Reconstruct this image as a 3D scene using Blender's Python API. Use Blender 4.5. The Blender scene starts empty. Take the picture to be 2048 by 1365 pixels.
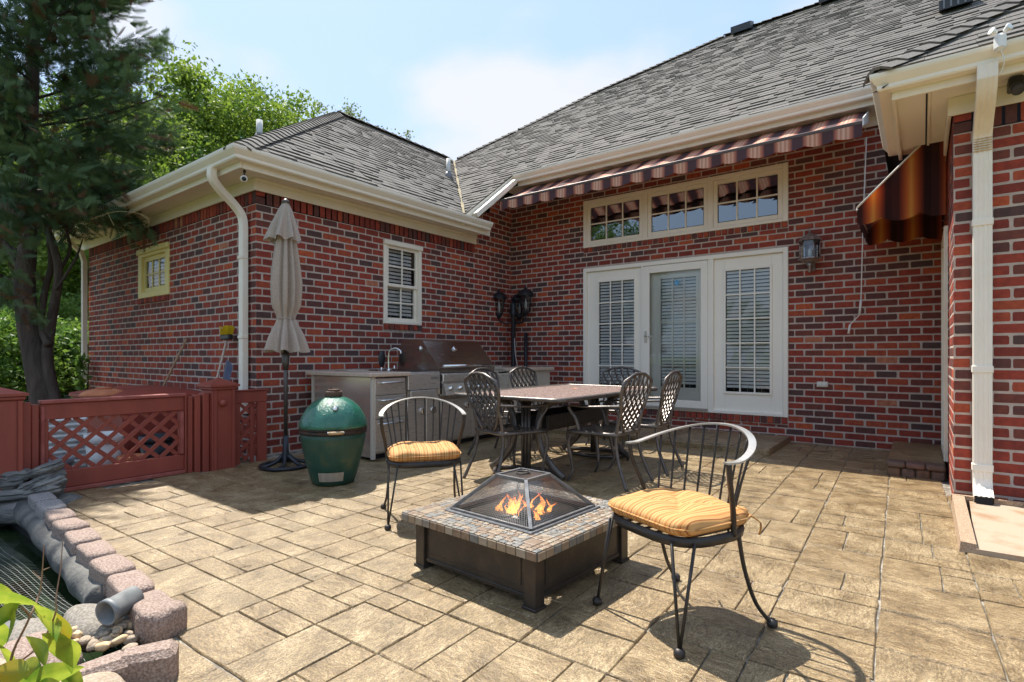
import bpy, math, random
import numpy as np
from mathutils import Vector, Matrix
random.seed(7); np.random.seed(7)
R = math.radians
SC = bpy.context.scene
COL = SC.collection
# ---------------------------------------------------------------- camera
CAMP = (5.64, -7.475, 1.075); YAW = 0.646; FPX = 1089.43; YH = 710.42
cam = bpy.data.cameras.new('camera'); camo = bpy.data.objects.new('camera', cam); COL.objects.link(camo)
camo.location = CAMP; camo.rotation_euler = (R(90), 0, YAW)
cam.sensor_width = 36; cam.lens = 36*FPX/2048; cam.shift_y = (YH-682.5)/2048
cam.clip_start = 0.05; cam.clip_end = 3000
SC.camera = camo
SC.render.resolution_x = 1024; SC.render.resolution_y = 682
# ---------------------------------------------------------------- light
SUNV = Vector((1.58, -0.64, -3.07)).normalized()          # direction the light travels
sun_el = math.asin(-SUNV.z); sun_az = math.atan2(-SUNV.x, -SUNV.y)   # azimuth from +Y, clockwise
CLOUD_SEED = 1.2
w = bpy.data.worlds.new('World'); SC.world = w; w.use_nodes = True
nt = w.node_tree; nt.nodes.clear()
def N(t, tree=None, **k):
    n = (tree or nt).nodes.new(t)
    for a, b in k.items(): setattr(n, a, b)
    return n
out = N('ShaderNodeOutputWorld'); bg = N('ShaderNodeBackground'); bg.inputs[1].default_value = 0.15
sky = N('ShaderNodeTexSky', sky_type='NISHITA', sun_disc=False, sun_elevation=sun_el, sun_rotation=sun_az)
sky.air_density = 1.0; sky.dust_density = 0.9; sky.ozone_density = 1.2
tc = N('ShaderNodeTexCoord'); sep = N('ShaderNodeSeparateXYZ'); nt.links.new(tc.outputs['Generated'], sep.inputs[0])
def wm(op, a, b=None, c=None, clamp=False):
    n = N('ShaderNodeMath', operation=op, use_clamp=clamp)
    for i, v in enumerate((a, b, c)):
        if v is None: continue
        if isinstance(v, (int, float)): n.inputs[i].default_value = v
        else: nt.links.new(v, n.inputs[i])
    return n.outputs[0]
# cloud deck: the view direction projected on a flat layer, so clouds get small towards the horizon
den = wm('ADD', wm('MAXIMUM', sep.outputs[2], 0.0), 0.30)
cmb = N('ShaderNodeCombineXYZ')
nt.links.new(wm('DIVIDE', sep.outputs[0], den), cmb.inputs[0]); nt.links.new(wm('DIVIDE', sep.outputs[1], den), cmb.inputs[1])
cmb.inputs[2].default_value = CLOUD_SEED
nz = N('ShaderNodeTexNoise'); nz.inputs['Scale'].default_value = 1.9; nz.inputs['Detail'].default_value = 8; nz.inputs['Roughness'].default_value = .46
nt.links.new(cmb.outputs[0], nz.inputs['Vector'])
# cumulus bank low in the sky all round, clearer overhead
bz = wm('DIVIDE', wm('SUBTRACT', sep.outputs[2], .41), .115); bank = wm('POWER', 2.718, wm('MULTIPLY', wm('MULTIPLY', bz, bz), -1.))
cr = N('ShaderNodeValToRGB'); cr.color_ramp.elements[0].position = .50; cr.color_ramp.elements[1].position = .68
cr.color_ramp.interpolation = 'EASE'
nt.links.new(wm('ADD', nz.outputs[0], wm('MULTIPLY', bank, .07)), cr.inputs[0])
mx = N('ShaderNodeMix', data_type='RGBA'); mx.inputs['B'].default_value = (2.55, 2.58, 2.68, 1)
nt.links.new(wm('MULTIPLY', cr.outputs[0], .9), mx.inputs['Factor'])
hz = N('ShaderNodeMix', data_type='RGBA'); hz.inputs['Factor'].default_value = .80; hz.inputs['B'].default_value = (1.42, 1.92, 2.68, 1)
nt.links.new(sky.outputs[0], hz.inputs['A']); nt.links.new(hz.outputs['Result'], mx.inputs['A'])
nt.links.new(mx.outputs['Result'], bg.inputs[0]); nt.links.new(bg.outputs[0], out.inputs[0])
sl = bpy.data.lights.new('sun', 'SUN'); sl.energy = 3.5; sl.angle = R(0.53); sl.color = (1, .94, .84)
so = bpy.data.objects.new('sun', sl); COL.objects.link(so); so.rotation_euler = SUNV.to_track_quat('-Z', 'Y').to_euler(); so.location = (-8, 4, 16)
SC.view_settings.view_transform = 'Standard'; SC.view_settings.look = 'None'; SC.view_settings.gamma = 1
SC.view_settings.use_curve_mapping = False; SC.view_settings.exposure = 1.30
SC.render.engine = 'CYCLES'; SC.cycles.use_denoising = True
SC.cycles.max_bounces = 7; SC.cycles.transparent_max_bounces = 24; SC.cycles.diffuse_bounces = 4
SC.cycles.sample_clamp_indirect = 6; SC.cycles.caustics_reflective = False; SC.cycles.caustics_refractive = False
# ---------------------------------------------------------------- materials
M = {}
def mat(name, col, col2=None, rough=.7, metal=0., scale=8., ramp=(.35, .65), bump=0., bscale=None, detail=6, spec=.5, trans=0., coat=0., col3=None, stretch=None, bdist=.01, rvar=0., crough=.1):
    m = bpy.data.materials.new(name); m.use_nodes = True; t = m.node_tree; b = t.nodes['Principled BSDF']; L = t.links.new
    b.inputs['Roughness'].default_value = rough; b.inputs['Metallic'].default_value = metal; b.inputs['Specular IOR Level'].default_value = spec
    b.inputs['Coat Weight'].default_value = coat; b.inputs['Coat Roughness'].default_value = crough
    b.inputs['Base Color'].default_value = (*col, 1)
    src = None
    if col2 or bump or rvar:
        g = t.nodes.new('ShaderNodeNewGeometry'); v = g.outputs['Position']
        if stretch:
            mp = t.nodes.new('ShaderNodeMapping'); mp.inputs['Scale'].default_value = stretch; L(v, mp.inputs[0]); v = mp.outputs[0]
        n = t.nodes.new('ShaderNodeTexNoise'); n.inputs['Scale'].default_value = scale; n.inputs['Detail'].default_value = detail; L(v, n.inputs['Vector'])
        src = n
        if col2:
            r = t.nodes.new('ShaderNodeValToRGB'); e = r.color_ramp.elements
            e[0].position, e[1].position = ramp; e[0].color = (*col, 1); e[1].color = (*col2, 1)
            if col3: q = e.new((ramp[0]+ramp[1])/2); q.color = (*col3, 1)
            L(n.outputs[0], r.inputs[0]); L(r.outputs[0], b.inputs['Base Color'])
        if rvar:
            mr = t.nodes.new('ShaderNodeMapRange'); mr.inputs['From Min'].default_value = .3; mr.inputs['From Max'].default_value = .7
            mr.inputs['To Min'].default_value = rough-rvar; mr.inputs['To Max'].default_value = rough+rvar
            L(n.outputs[0], mr.inputs[0]); L(mr.outputs[0], b.inputs['Roughness'])
        if bump:
            n2 = t.nodes.new('ShaderNodeTexNoise'); n2.inputs['Scale'].default_value = bscale or scale*4; n2.inputs['Detail'].default_value = 5; L(v, n2.inputs['Vector'])
            bp = t.nodes.new('ShaderNodeBump'); bp.inputs['Strength'].default_value = bump; bp.inputs['Distance'].default_value = bdist
            L(n2.outputs[0], bp.inputs['Height']); L(bp.outputs[0], b.inputs['Normal'])
    if trans:      # leaf or cloth that lets light through
        tr = t.nodes.new('ShaderNodeBsdfTranslucent'); ms = t.nodes.new('ShaderNodeMixShader'); ms.inputs[0].default_value = trans
        o = t.nodes['Material Output']; L(b.outputs[0], ms.inputs[1]); L(tr.outputs[0], ms.inputs[2]); L(ms.outputs[0], o.inputs[0])
        if col2: L(r.outputs[0], tr.inputs[0])
        else: tr.inputs[0].default_value = (*col, 1)
    M[name] = m; return m
def glassmat(name, tint=(1, 1, 1), ior=1.5, boost=0.):
    m = bpy.data.materials.new(name); m.use_nodes = True; t = m.node_tree; t.nodes.clear(); L = t.links.new
    o = t.nodes.new('ShaderNodeOutputMaterial'); a = t.nodes.new('ShaderNodeBsdfTransparent'); a.inputs[0].default_value = (*tint, 1)
    g = t.nodes.new('ShaderNodeBsdfGlossy'); g.inputs['Roughness'].default_value = .01; f = t.nodes.new('ShaderNodeFresnel'); f.inputs[0].default_value = ior
    ad = t.nodes.new('ShaderNodeMath'); ad.operation = 'ADD'; ad.inputs[1].default_value = boost; L(f.outputs[0], ad.inputs[0])
    x = t.nodes.new('ShaderNodeMixShader'); L(ad.outputs[0], x.inputs[0]); L(a.outputs[0], x.inputs[1]); L(g.outputs[0], x.inputs[2]); L(x.outputs[0], o.inputs[0])
    M[name] = m; return m
def emat(name, col, st):
    m = bpy.data.materials.new(name); m.use_nodes = True; b = m.node_tree.nodes['Principled BSDF']
    b.inputs['Base Color'].default_value = (0, 0, 0, 1); b.inputs['Emission Color'].default_value = (*col, 1); b.inputs['Emission Strength'].default_value = st
    M[name] = m; return m
# ---------------------------------------------------------------- mesh builder
class MB:
    def __init__(s): s.v = []; s.f = []; s.m = []; s.mi = 0; s.sm = []
    def add(s, vs, fs, smooth=False):
        o = len(s.v); s.v += [tuple(p) for p in vs]; s.f += [tuple(i+o for i in f) for f in fs]; s.m += [s.mi]*len(fs); s.sm += [smooth]*len(fs); return s
    def box(s, a, b, rz=0, piv=None):
        (x0, y0, z0), (x1, y1, z1) = a, b
        v = [(x0,y0,z0),(x1,y0,z0),(x1,y1,z0),(x0,y1,z0),(x0,y0,z1),(x1,y0,z1),(x1,y1,z1),(x0,y1,z1)]
        if rz:
            cx, cy = piv or ((x0+x1)/2, (y0+y1)/2); c, n = math.cos(rz), math.sin(rz)
            v = [(cx+(x-cx)*c-(y-cy)*n, cy+(x-cx)*n+(y-cy)*c, z) for x, y, z in v]
        return s.add(v, [(0,3,2,1),(4,5,6,7),(0,1,5,4),(1,2,6,5),(2,3,7,6),(3,0,4,7)])
    def bbox(s, a, b, e=.004):
        # box with all edges bevelled
        (x0,y0,z0),(x1,y1,z1) = a, b; e = min(e, (x1-x0)*.45, (y1-y0)*.45, (z1-z0)*.45)
        v = []; idx = {}
        for ix, x in enumerate((x0, x1)):
            for iy, y in enumerate((y0, y1)):
                for iz, z in enumerate((z0, z1)):
                    sx, sy, sz = (1-2*ix)*e, (1-2*iy)*e, (1-2*iz)*e
                    idx[ix,iy,iz] = len(v); v += [(x, y+sy, z+sz), (x+sx, y, z+sz), (x+sx, y+sy, z)]
        f = []
        def q(keys, k): f.append(tuple(idx[c]+k for c in keys))
        q([(0,0,0),(0,0,1),(0,1,1),(0,1,0)],0); q([(1,0,0),(1,1,0),(1,1,1),(1,0,1)],0)
        q([(0,0,0),(1,0,0),(1,0,1),(0,0,1)],1); q([(0,1,0),(0,1,1),(1,1,1),(1,1,0)],1)
        q([(0,0,0),(0,1,0),(1,1,0),(1,0,0)],2); q([(0,0,1),(1,0,1),(1,1,1),(0,1,1)],2)
        for a_ in (0,1):
            for b_ in (0,1):
                i, j = idx[a_,b_,0], idx[a_,b_,1]; f.append((i, i+1, j+1, j))
                i, j = idx[a_,0,b_], idx[a_,1,b_]; f.append((i, i+2, j+2, j))
                i, j = idx[0,a_,b_], idx[1,a_,b_]; f.append((i+1, i+2, j+2, j+1))
        for c in idx.values(): f.append((c, c+1, c+2))
        return s.add(v, f)
    def quad(s, *p): return s.add(p, [tuple(range(len(p)))])
    def tube(s, path, r, n=6, cap=True, closed=False, smooth=True, flat=None):
        P = [Vector(p) for p in path]; k = len(P); rr = r if hasattr(r, '__len__') else [r]*k
        vs = []; up = None
        for i, p in enumerate(P):
            a = P[(i-1) % k] if (i or closed) else p; b = P[(i+1) % k] if (i < k-1 or closed) else p
            t = (b-a).normalized() if (b-a).length > 1e-9 else Vector((0,0,1))
            if up is None:
                ref = Vector((0,0,1)) if abs(t.z) < .9 else Vector((1,0,0)); up = (ref - t*ref.dot(t)).normalized()
            else:
                up = (up - t*up.dot(t)); up = up.normalized() if up.length > 1e-6 else t.orthogonal().normalized()
            sd = t.cross(up)
            for j in range(n):
                q = 2*math.pi*(j+.5)/n
                c_, s_ = math.cos(q)*rr[i], math.sin(q)*rr[i]
                if flat: c_ *= flat[0]; s_ *= flat[1]
                vs.append(p + up*c_ + sd*s_)
        fs = []
        for i in range(k if closed else k-1):
            for j in range(n):
                a, b = i*n+j, i*n+(j+1) % n; c, d = ((i+1) % k)*n+(j+1) % n, ((i+1) % k)*n+j
                fs.append((a, d, c, b))
        if cap and not closed: fs += [tuple(range(n)), tuple(reversed(range((k-1)*n, k*n)))]
        return s.add(vs, fs, smooth)
    def lathe(s, prof, n=24, c=(0,0), smooth=True, squash=None, ph=0):
        vs = []; fs = []
        for r, z in prof:
            for j in range(n):
                q = 2*math.pi*j/n+ph; vs.append((c[0]+r*math.cos(q), c[1]+r*math.sin(q)*(squash or 1), z))
        for i in range(len(prof)-1):
            for j in range(n): fs.append((i*n+j, i*n+(j+1) % n, (i+1)*n+(j+1) % n, (i+1)*n+j))
        fs += [tuple(reversed(range(n))), tuple(range((len(prof)-1)*n, len(prof)*n))]
        return s.add(vs, fs, smooth)
    def prism(s, poly, d0, d1, axis='y'):
        # polygon in the plane normal to axis, extruded between d0 and d1
        def mk(a, b, d): return {'x': (d, a, b), 'y': (a, d, b), 'z': (a, b, d)}[axis]
        n = len(poly); v = [mk(a, b, d0) for a, b in poly]+[mk(a, b, d1) for a, b in poly]
        f = [tuple(range(n)), tuple(reversed(range(n, 2*n)))]+[(i, i+n, (i+1) % n+n, (i+1) % n) for i in range(n)]
        return s.add(v, f)
    def grid(s, fn, nu, nv, smooth=True, closeu=False):
        vs = [fn(i/(nu if closeu else nu-1) if nu > 1 else 0, j/(nv-1)) for i in range(nu) for j in range(nv)]
        fs = []
        for i in range(nu if closeu else nu-1):
            for j in range(nv-1):
                a = i*nv+j; b = ((i+1) % nu)*nv+j; fs.append((a, b, b+1, a+1))
        return s.add(vs, fs, smooth)
    def xform(s, mtx, start=0):
        s.v[start:] = [tuple(mtx @ Vector(p)) for p in s.v[start:]]; return s
    def mesh(s, name, mats):
        me = bpy.data.meshes.new(name); me.from_pydata(s.v, [], s.f)
        for m in (mats if isinstance(mats, (list, tuple)) else [mats]): me.materials.append(M[m] if isinstance(m, str) else m)
        me.polygons.foreach_set('material_index', s.m); me.polygons.foreach_set('use_smooth', s.sm)
        me.update(); return me
    def build(s, name, mats, parent=None, fix=False):
        me = s.mesh(name, mats)
        if fix: fixn(me)
        return link(name, me, parent)
def fixn(me):
    import bmesh
    b = bmesh.new(); b.from_mesh(me); bmesh.ops.recalc_face_normals(b, faces=b.faces); b.to_mesh(me); b.free()
def link(name, me, parent=None):
    o = bpy.data.objects.new(name, me); COL.objects.link(o)
    if parent is not None:
        o.parent = parent
        if parent.type == 'EMPTY': o.matrix_parent_inverse = Matrix.Translation(-Vector(parent.location))
    return o
def thing(name, label, cat, loc=(0,0,0), rz=0, group=None):
    o = bpy.data.objects.new(name, None); COL.objects.link(o); o.location = loc; o.rotation_euler = (0,0,rz); o.empty_display_size = .1
    return tag(o, label, cat, group)
def tag(o, label, cat, group=None, kind=None):
    o['label'] = label; o['category'] = cat
    if group: o['group'] = group
    if kind: o['kind'] = kind
    return o
def struct(o, label=None):
    o['kind'] = 'structure'
    if label: o['label'] = label
    return o
def local(o, parent):
    # parent without keeping the world place: the mesh is in the parent's own coordinates
    o.parent = parent; o.matrix_parent_inverse = Matrix(); return o
def dup(root, loc, rz, label, group=None):
    r = root.copy(); COL.objects.link(r); r.location = loc; r.rotation_euler = (0,0,rz); r['label'] = label
    if group: r['group'] = group
    for ch in list(root.children):
        c = ch.copy(); COL.objects.link(c); c.parent = r
        for g in ch.children:
            d = g.copy(); COL.objects.link(d); d.parent = c
    return r
def proj(p):
    dx, dy = p[0]-CAMP[0], p[1]-CAMP[1]; d = -math.sin(YAW)*dx+math.cos(YAW)*dy; r = math.cos(YAW)*dx+math.sin(YAW)*dy
    if d < .1: return None
    return 1024+FPX*r/d, YH-FPX*(p[2]-CAMP[2])/d, d
def ray(u, v):
    r, z = (u-1024)/FPX, (YH-v)/FPX; s, c = math.sin(YAW), math.cos(YAW)
    return Vector((-s+c*r, c+s*r, z))
def atz(u, v, z=0.):
    d = ray(u, v); t = (z-CAMP[2])/d.z; return Vector(CAMP)+d*t
def aty(u, v, y=0.):
    d = ray(u, v); return Vector(CAMP)+d*((y-CAMP[1])/d.y)
def atx(u, v, x=0.):
    d = ray(u, v); return Vector(CAMP)+d*((x-CAMP[0])/d.x)
def atd(u, v, t): return Vector(CAMP)+ray(u, v)*t
def smoothpath(pts, n=6):
    # Catmull-Rom through the points
    P = [Vector(p) for p in pts]; o = []
    for i in range(len(P)-1):
        a, b, c, d = P[max(i-1,0)], P[i], P[i+1], P[min(i+2, len(P)-1)]
        for k in range(n):
            t = k/n; o.append(.5*((2*b)+(c-a)*t+(2*a-5*b+4*c-d)*t*t+(3*b-a-3*c+d)*t**3))
    return o+[P[-1]]
# pieces: the largest in the picture become objects, the rest one joined mesh
def pieces(name, items, limit, stuff_name, facing=True):
    """items: (parent, mesh_key, Matrix, material, normal, size); mesh_key indexes VAR"""
    sc = []
    for it in items:
        p = it[2].translation; q = proj(p); s = 0
        if q and -30 < q[0] < 2078 and -30 < q[1] < 1395:
            vd = (Vector(CAMP)-p); c = max(0, vd.normalized().dot(it[4])); s = it[5]*c/q[2]**2
        sc.append(s)
    order = sorted(range(len(items)), key=lambda i: -sc[i]); top = set(i for i in order[:limit] if sc[i] > 0)
    rest = {}
    for i, it in enumerate(items):
        if i in top:
            o = bpy.data.objects.new(name, VAR[it[1]]); COL.objects.link(o); o.parent = it[0]; o.matrix_world = it[2]
            o.material_slots[0].link = 'OBJECT'; o.material_slots[0].material = M[it[3]]
        else: rest.setdefault(it[0].name, (it[0], []))[1].append(it)
    for par, its in rest.values():
        mats = sorted(set(i[3] for i in its)); vv = []; ff = []; mi = []; o = 0
        for it in its:
            me = VAR[it[1]]; a = np.array([v.co[:] for v in me.vertices]) if it[1] not in VARV else VARV[it[1]]; VARV[it[1]] = a
            m = np.array(it[2]); vv.append(a @ m[:3,:3].T+m[:3,3])
            if it[1] not in VARF: VARF[it[1]] = [tuple(p.vertices) for p in me.polygons]
            ff += [tuple(j+o for j in f) for f in VARF[it[1]]]; mi += [mats.index(it[3])]*len(VARF[it[1]]); o += len(a)
        me = bpy.data.meshes.new(stuff_name); me.from_pydata(np.concatenate(vv).tolist(), [], ff)
        for m in mats: me.materials.append(M[m])
        me.polygons.foreach_set('material_index', mi); me.update()
        ob = bpy.data.objects.new(stuff_name, me); COL.objects.link(ob); ob.parent = par; ob['kind'] = 'stuff'
VAR = {}; VARV = {}; VARF = {}
# ================================================================ materials of the house
mat('mortar', (.43,.345,.300), (.54,.45,.395), rough=.95, scale=14, bump=.5, bscale=120, bdist=.004)
BRC = {'brick_red': ((.36,.064,.040),(.235,.046,.033)), 'brick_deep': ((.26,.050,.035),(.175,.038,.030)), 'brick_rust': ((.42,.092,.043),(.29,.058,.034)),
       'brick_orange': ((.52,.115,.042),(.36,.068,.034)), 'brick_brown': ((.20,.062,.045),(.14,.046,.038)), 'brick_plum': ((.14,.055,.048),(.10,.043,.041)),
       'brick_char': ((.078,.048,.047),(.115,.060,.055)), 'brick_salmon': ((.50,.21,.12),(.34,.11,.065))}
for k, (a, b) in BRC.items(): mat(k, a, b, rough=.86, scale=22, ramp=(.32,.68), bump=.55, bscale=95, bdist=.006, detail=9, spec=.3)
BRW = ['brick_red']*8+['brick_deep']*8+['brick_rust']*5+['brick_orange']*1+['brick_brown']*6+['brick_plum']*4+['brick_char']*2
mat('trim', (.88,.82,.71), (.83,.76,.64), rough=.5, scale=3, bump=.05, bscale=60)
mat('gutter', (.88,.82,.71), (.83,.76,.64), rough=.38, scale=2.2, ramp=(.3,.75), bump=.04, bscale=30)
mat('soffit', (.86,.81,.72), (.82,.77,.68), rough=.6, scale=2)
mat('spout', (.88,.82,.72), (.82,.74,.62), rough=.42, scale=5, ramp=(.4,.8))
mat('doorwhite', (.91,.87,.77), (.88,.83,.73), rough=.38, scale=1.5)
mat('blind', (.86,.85,.83), rough=.5)
mat('dark', (.012,.012,.014), rough=.9)
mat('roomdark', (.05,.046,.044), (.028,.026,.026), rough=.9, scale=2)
mat('shingle_a', (.165,.153,.140), (.108,.100,.092), rough=.95, scale=60, bump=.4, bscale=240, bdist=.004)
mat('shingle_b', (.145,.134,.122), (.095,.088,.080), rough=.95, scale=60, bump=.4, bscale=240, bdist=.004)
mat('shingle_c', (.190,.176,.160), (.128,.118,.108), rough=.95, scale=60, bump=.4, bscale=240, bdist=.004)
mat('underlay', (.035,.032,.030), rough=1)
mat('vent_metal', (.05,.05,.05), (.03,.03,.03), rough=.5, scale=20)
mat('pvc', (.62,.62,.60), rough=.6)
mat('lead', (.2,.2,.2), rough=.5, metal=.6)
mat('steel_hw', (.62,.60,.56), rough=.3, metal=.9)
mat('rust', (.42,.22,.08), (.65,.48,.25), rough=.7, scale=25)
mat('sticker', (.05,.32,.60), (.75,.80,.82), rough=.4, scale=60, ramp=(.55,.6))
glassmat('glass', (.93,.95,.95), 1.5, .03)
glassmat('glass_sky', (.80,.82,.82), 1.6, .22)
glassmat('glass_plain', (.95,.97,.96), 1.45, .0)
# ---- brick shapes: an eight-sided tumbled face on a tapered body
def brickvar(key, seed, cx, cz, jit):
    rn = random.Random(seed); o = []
    for sx, sz in ((-1,-1),(1,-1),(1,1),(-1,1)):
        c1 = (sx*(.5-cx*rn.uniform(.5,1.5)), sz*(.5-jit*rn.random())); c2 = (sx*(.5-.25*cx*rn.random()), sz*(.5-cz*rn.uniform(.5,1.5)))
        o += [c2, c1] if sx*sz > 0 else [c1, c2]
    o = [o[i] for i in (1,2,3,4,5,6,7,0)]
    mb = MB(); n = 8; ys = (-3., .2, 1.0); ins = (0, 0, .03)
    vs = []
    for y, i in zip(ys, ins): vs += [(x*(1-i*.8), y, z*(1-i*2.2)) for x, z in o]
    fs = [tuple(range(16, 24))]
    for k in (0, 1):
        for j in range(8): fs.append((k*8+j, (k+1)*8+j, (k+1)*8+(j+1) % 8, k*8+(j+1) % 8))
    mb.add(vs, fs); me = mb.mesh(key, ['brick_red']); fixn(me); VAR[key] = me
for i in range(7): brickvar('bk%d' % i, i, .035, .16, .05)
BR = []
class Wall:
    def __init__(s, org, U, Nn): s.o = Vector(org); s.U = Vector(U); s.N = Vector(Nn)
    def pt(s, u, d, z): return s.o+s.U*u+s.N*d+Vector((0,0,z))
    def box(s, mb, u0, u1, d0, d1, z0, z1, e=.003):
        a, b = s.pt(u0, d0, z0), s.pt(u1, d1, z1)
        lo = [min(a[i], b[i]) for i in range(3)]; hi = [max(a[i], b[i]) for i in range(3)]
        return mb.bbox(lo, hi, e) if e else mb.box(lo, hi)
C0 = .0813; BL = .2085; MJ = .0145
rb = random.Random(11)
def onebrick(W, par, u0, u1, z0, z1, proud=.0022, soldier=False, dark=0):
    u, z = (u0+u1)/2, (z0+z1)/2; l, h = u1-u0, z1-z0
    if l < .02 or h < .018: return
    ax, az = (W.U*l, Vector((0,0,h)))
    if soldier: ax, az = (Vector((0,0,h)), W.U*l)
    pr = proud*rb.uniform(.7, 1.3); N_ = W.N*pr
    tw = rb.uniform(-.012, .012); ax = ax+Vector((0,0,tw*l if not soldier else 0))
    if ax.cross(N_).dot(az) < 0: ax = -ax
    c = W.pt(u, 0, z); m = Matrix(((ax.x,N_.x,az.x,c.x),(ax.y,N_.y,az.y,c.y),(ax.z,N_.z,az.z,c.z),(0,0,0,1)))
    k = rb.choice(BRW)
    if rb.random() < .006: k = 'brick_salmon'
    BR.append((par, 'bk%d' % rb.randrange(7), m, k, W.N.copy(), l*h))
def brickwall(W, name, segs, openings, off=0., soldier=None, label=None, skips=()):
    """segs: (u0, u1, top); openings: (u0, u1, z0, z1); soldier: (z0, z1, [(u0, u1)...])"""
    mb = MB()
    for (a, b, top) in segs:                       # mortar bed with the openings left free
        us = sorted(set([a, b]+[x for o in openings for x in o[:2] if a < x < b])); zs = sorted(set([-.05, top]+[z for o in openings for z in o[2:] if z < top]))
        for i in range(len(us)-1):
            for j in range(len(zs)-1):
                um, zm = (us[i]+us[i+1])/2, (zs[j]+zs[j+1])/2
                if any(o[0] < um < o[1] and o[2] < zm < o[3] for o in openings): continue
                mb.quad(W.pt(us[i],0,zs[j]), W.pt(us[i+1],0,zs[j]), W.pt(us[i+1],0,zs[j+1]), W.pt(us[i],0,zs[j+1]))
    par = mb.build(name, 'mortar', HOUSE); openings = list(openings)+list(skips)
    if label: par['label'] = label
    for (a, b, top) in segs:
        row = 0
        while row*C0 < top:
            z0, z1 = row*C0+MJ/2, min((row+1)*C0-MJ/2, top); o_ = off+(BL/2 if row % 2 else 0)
            k = math.floor((a-o_)/BL)
            while o_+k*BL < b:
                j = rb.uniform(-.004, .004)
                p0, p1 = max(a, o_+k*BL+MJ/2+j), min(b, o_+(k+1)*BL-MJ/2+j+rb.uniform(-.003,.003)); k += 1
                if p1-p0 < .022: continue
                parts = [(p0, p1, z0, z1)]
                for (ou0, ou1, oz0, oz1) in openings:
                    nx = []
                    for (q0, q1, y0, y1) in parts:
                        if q1 <= ou0 or q0 >= ou1 or y1 <= oz0 or y0 >= oz1: nx.append((q0, q1, y0, y1)); continue
                        if ou0-q0 > .02: nx.append((q0, ou0-.004, y0, y1))
                        if q1-ou1 > .02: nx.append((ou1+.004, q1, y0, y1))
                        m0, m1 = max(q0, ou0), min(q1, ou1)
                        if m1-m0 > .03 and oz0-y0 > .022: nx.append((m0, m1, y0, oz0-.004))
                        if m1-m0 > .03 and y1-oz1 > .022: nx.append((m0, m1, oz1+.004, y1))
                    parts = nx
                for q in parts: onebrick(W, par, *q)
            row += 1
    if soldier:
        z0, z1, spans = soldier
        for (a, b) in spans:
            n = max(1, round((b-a)/C0)); wd = (b-a)/n
            for i in range(n): onebrick(W, par, a+i*wd+MJ/2, a+(i+1)*wd-MJ/2, z0+MJ/2, z1-MJ/2, soldier=True)
    return par
def rowlock(W, par, a, b, z0, z1, proud=.025):
    n = max(1, round((b-a)/C0)); wd = (b-a)/n
    for i in range(n): onebrick(W, par, a+i*wd+MJ/2, a+(i+1)*wd-MJ/2, z0, z1, proud=proud*rb.uniform(.8,1.1))
# ================================================================ the house
HOUSE = thing('brick_house', 'red brick house with grey shingle roof and cream trim around the patio', 'house')
YC = -4.5; XJ = 5.82; YJ = -2.36; XL = -5.35
WB = Wall((0,0,0), (1,0,0), (0,-1,0)); WW = Wall((0,0,0), (0,1,0), (1,0,0)); WE = Wall((0,YC,0), (1,0,0), (0,-1,0))
WJ = Wall((XJ,0,0), (0,1,0), (-1,0,0)); WF = Wall((0,YJ,0), (1,0,0), (0,-1,0))
TR = (1.416, 4.305, 2.741, 3.466); DR = (1.416, 4.305, .301, 2.415)
SILL = (1.416, 4.305, .205, .301); TSILL = (1.416, 4.305, 2.661, 2.741)
wb = brickwall(WB, 'patio_wall', [(0, XJ, 3.80)], [TR, DR], skips=[SILL, TSILL], label='shaded brick wall with the patio doors')
rowlock(WB, wb, 1.416, 4.305, .211, .297, .03); rowlock(WB, wb, 1.416, 4.305, 2.667, 2.737, .022)
WWIN = (-2.793, -2.126, 1.491, 2.588)
SZ = 33*C0
wsill = (-2.80, -2.12, 1.405, 1.491)
ww = brickwall(WW, 'wing_wall', [(YC, -.975, SZ), (-.975, -.6, 3.38), (-.6, 0, 3.66)], [WWIN], skips=[wsill], off=.05, soldier=(SZ, 2.90, [(YC+.11, -.975)]), label='shaded brick wall behind the grill')
rowlock(WW, ww, -2.80, -2.12, 1.410, 1.487, .03)
onebrick(WW, ww, YC, YC+.10, SZ+.004, SZ+.077); onebrick(WW, ww, YC, YC+.10, SZ+.085, SZ+.158)
EWIN = (-3.19, -2.175, 1.866, 2.54); esill = (-3.20, -2.165, 1.78, 1.866)
we = brickwall(WE, 'gable_end_wall', [(XL, 0, SZ)], [EWIN], skips=[esill], off=.02, soldier=(SZ, 2.90, [(XL, 0)]), label='brick wall behind the gate')
rowlock(WE, we, -3.20, -2.165, 1.785, 1.862, .03)
JD = (-1.30, -.42, .13, 2.22)
wj = brickwall(WJ, 'recess_wall', [(YJ, 0, 2.95)], [JD], off=.03, label='sunlit brick return beside the recessed step')
wf = brickwall(WF, 'front_wall', [(XJ, 9.4, SZ)], [], off=XJ+.104, soldier=(SZ, 2.90, [(XJ+.11, 9.4)]), label='sunlit brick wall beside the white downspout')
onebrick(WF, wf, XJ, XJ+.10, SZ+.004, SZ+.077); onebrick(WF, wf, XJ, XJ+.10, SZ+.085, SZ+.158)
pieces('brick', BR, 300, 'brickwork')
# unseen backs that keep the sun out
mb = MB(); mb.box((XL-.0,.02,-.05),(XL+.02,9,2.9)); mb.box((XL,YC+.01,-.05),(XL+.015,9,2.9)); mb.box((XL,9,-.05),(9.4,9.02,3.9)); mb.box((9.38,YJ+.02,-.05),(9.4,9,3.8)); mb.build('rear_wall', 'brick_deep', HOUSE)
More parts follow.
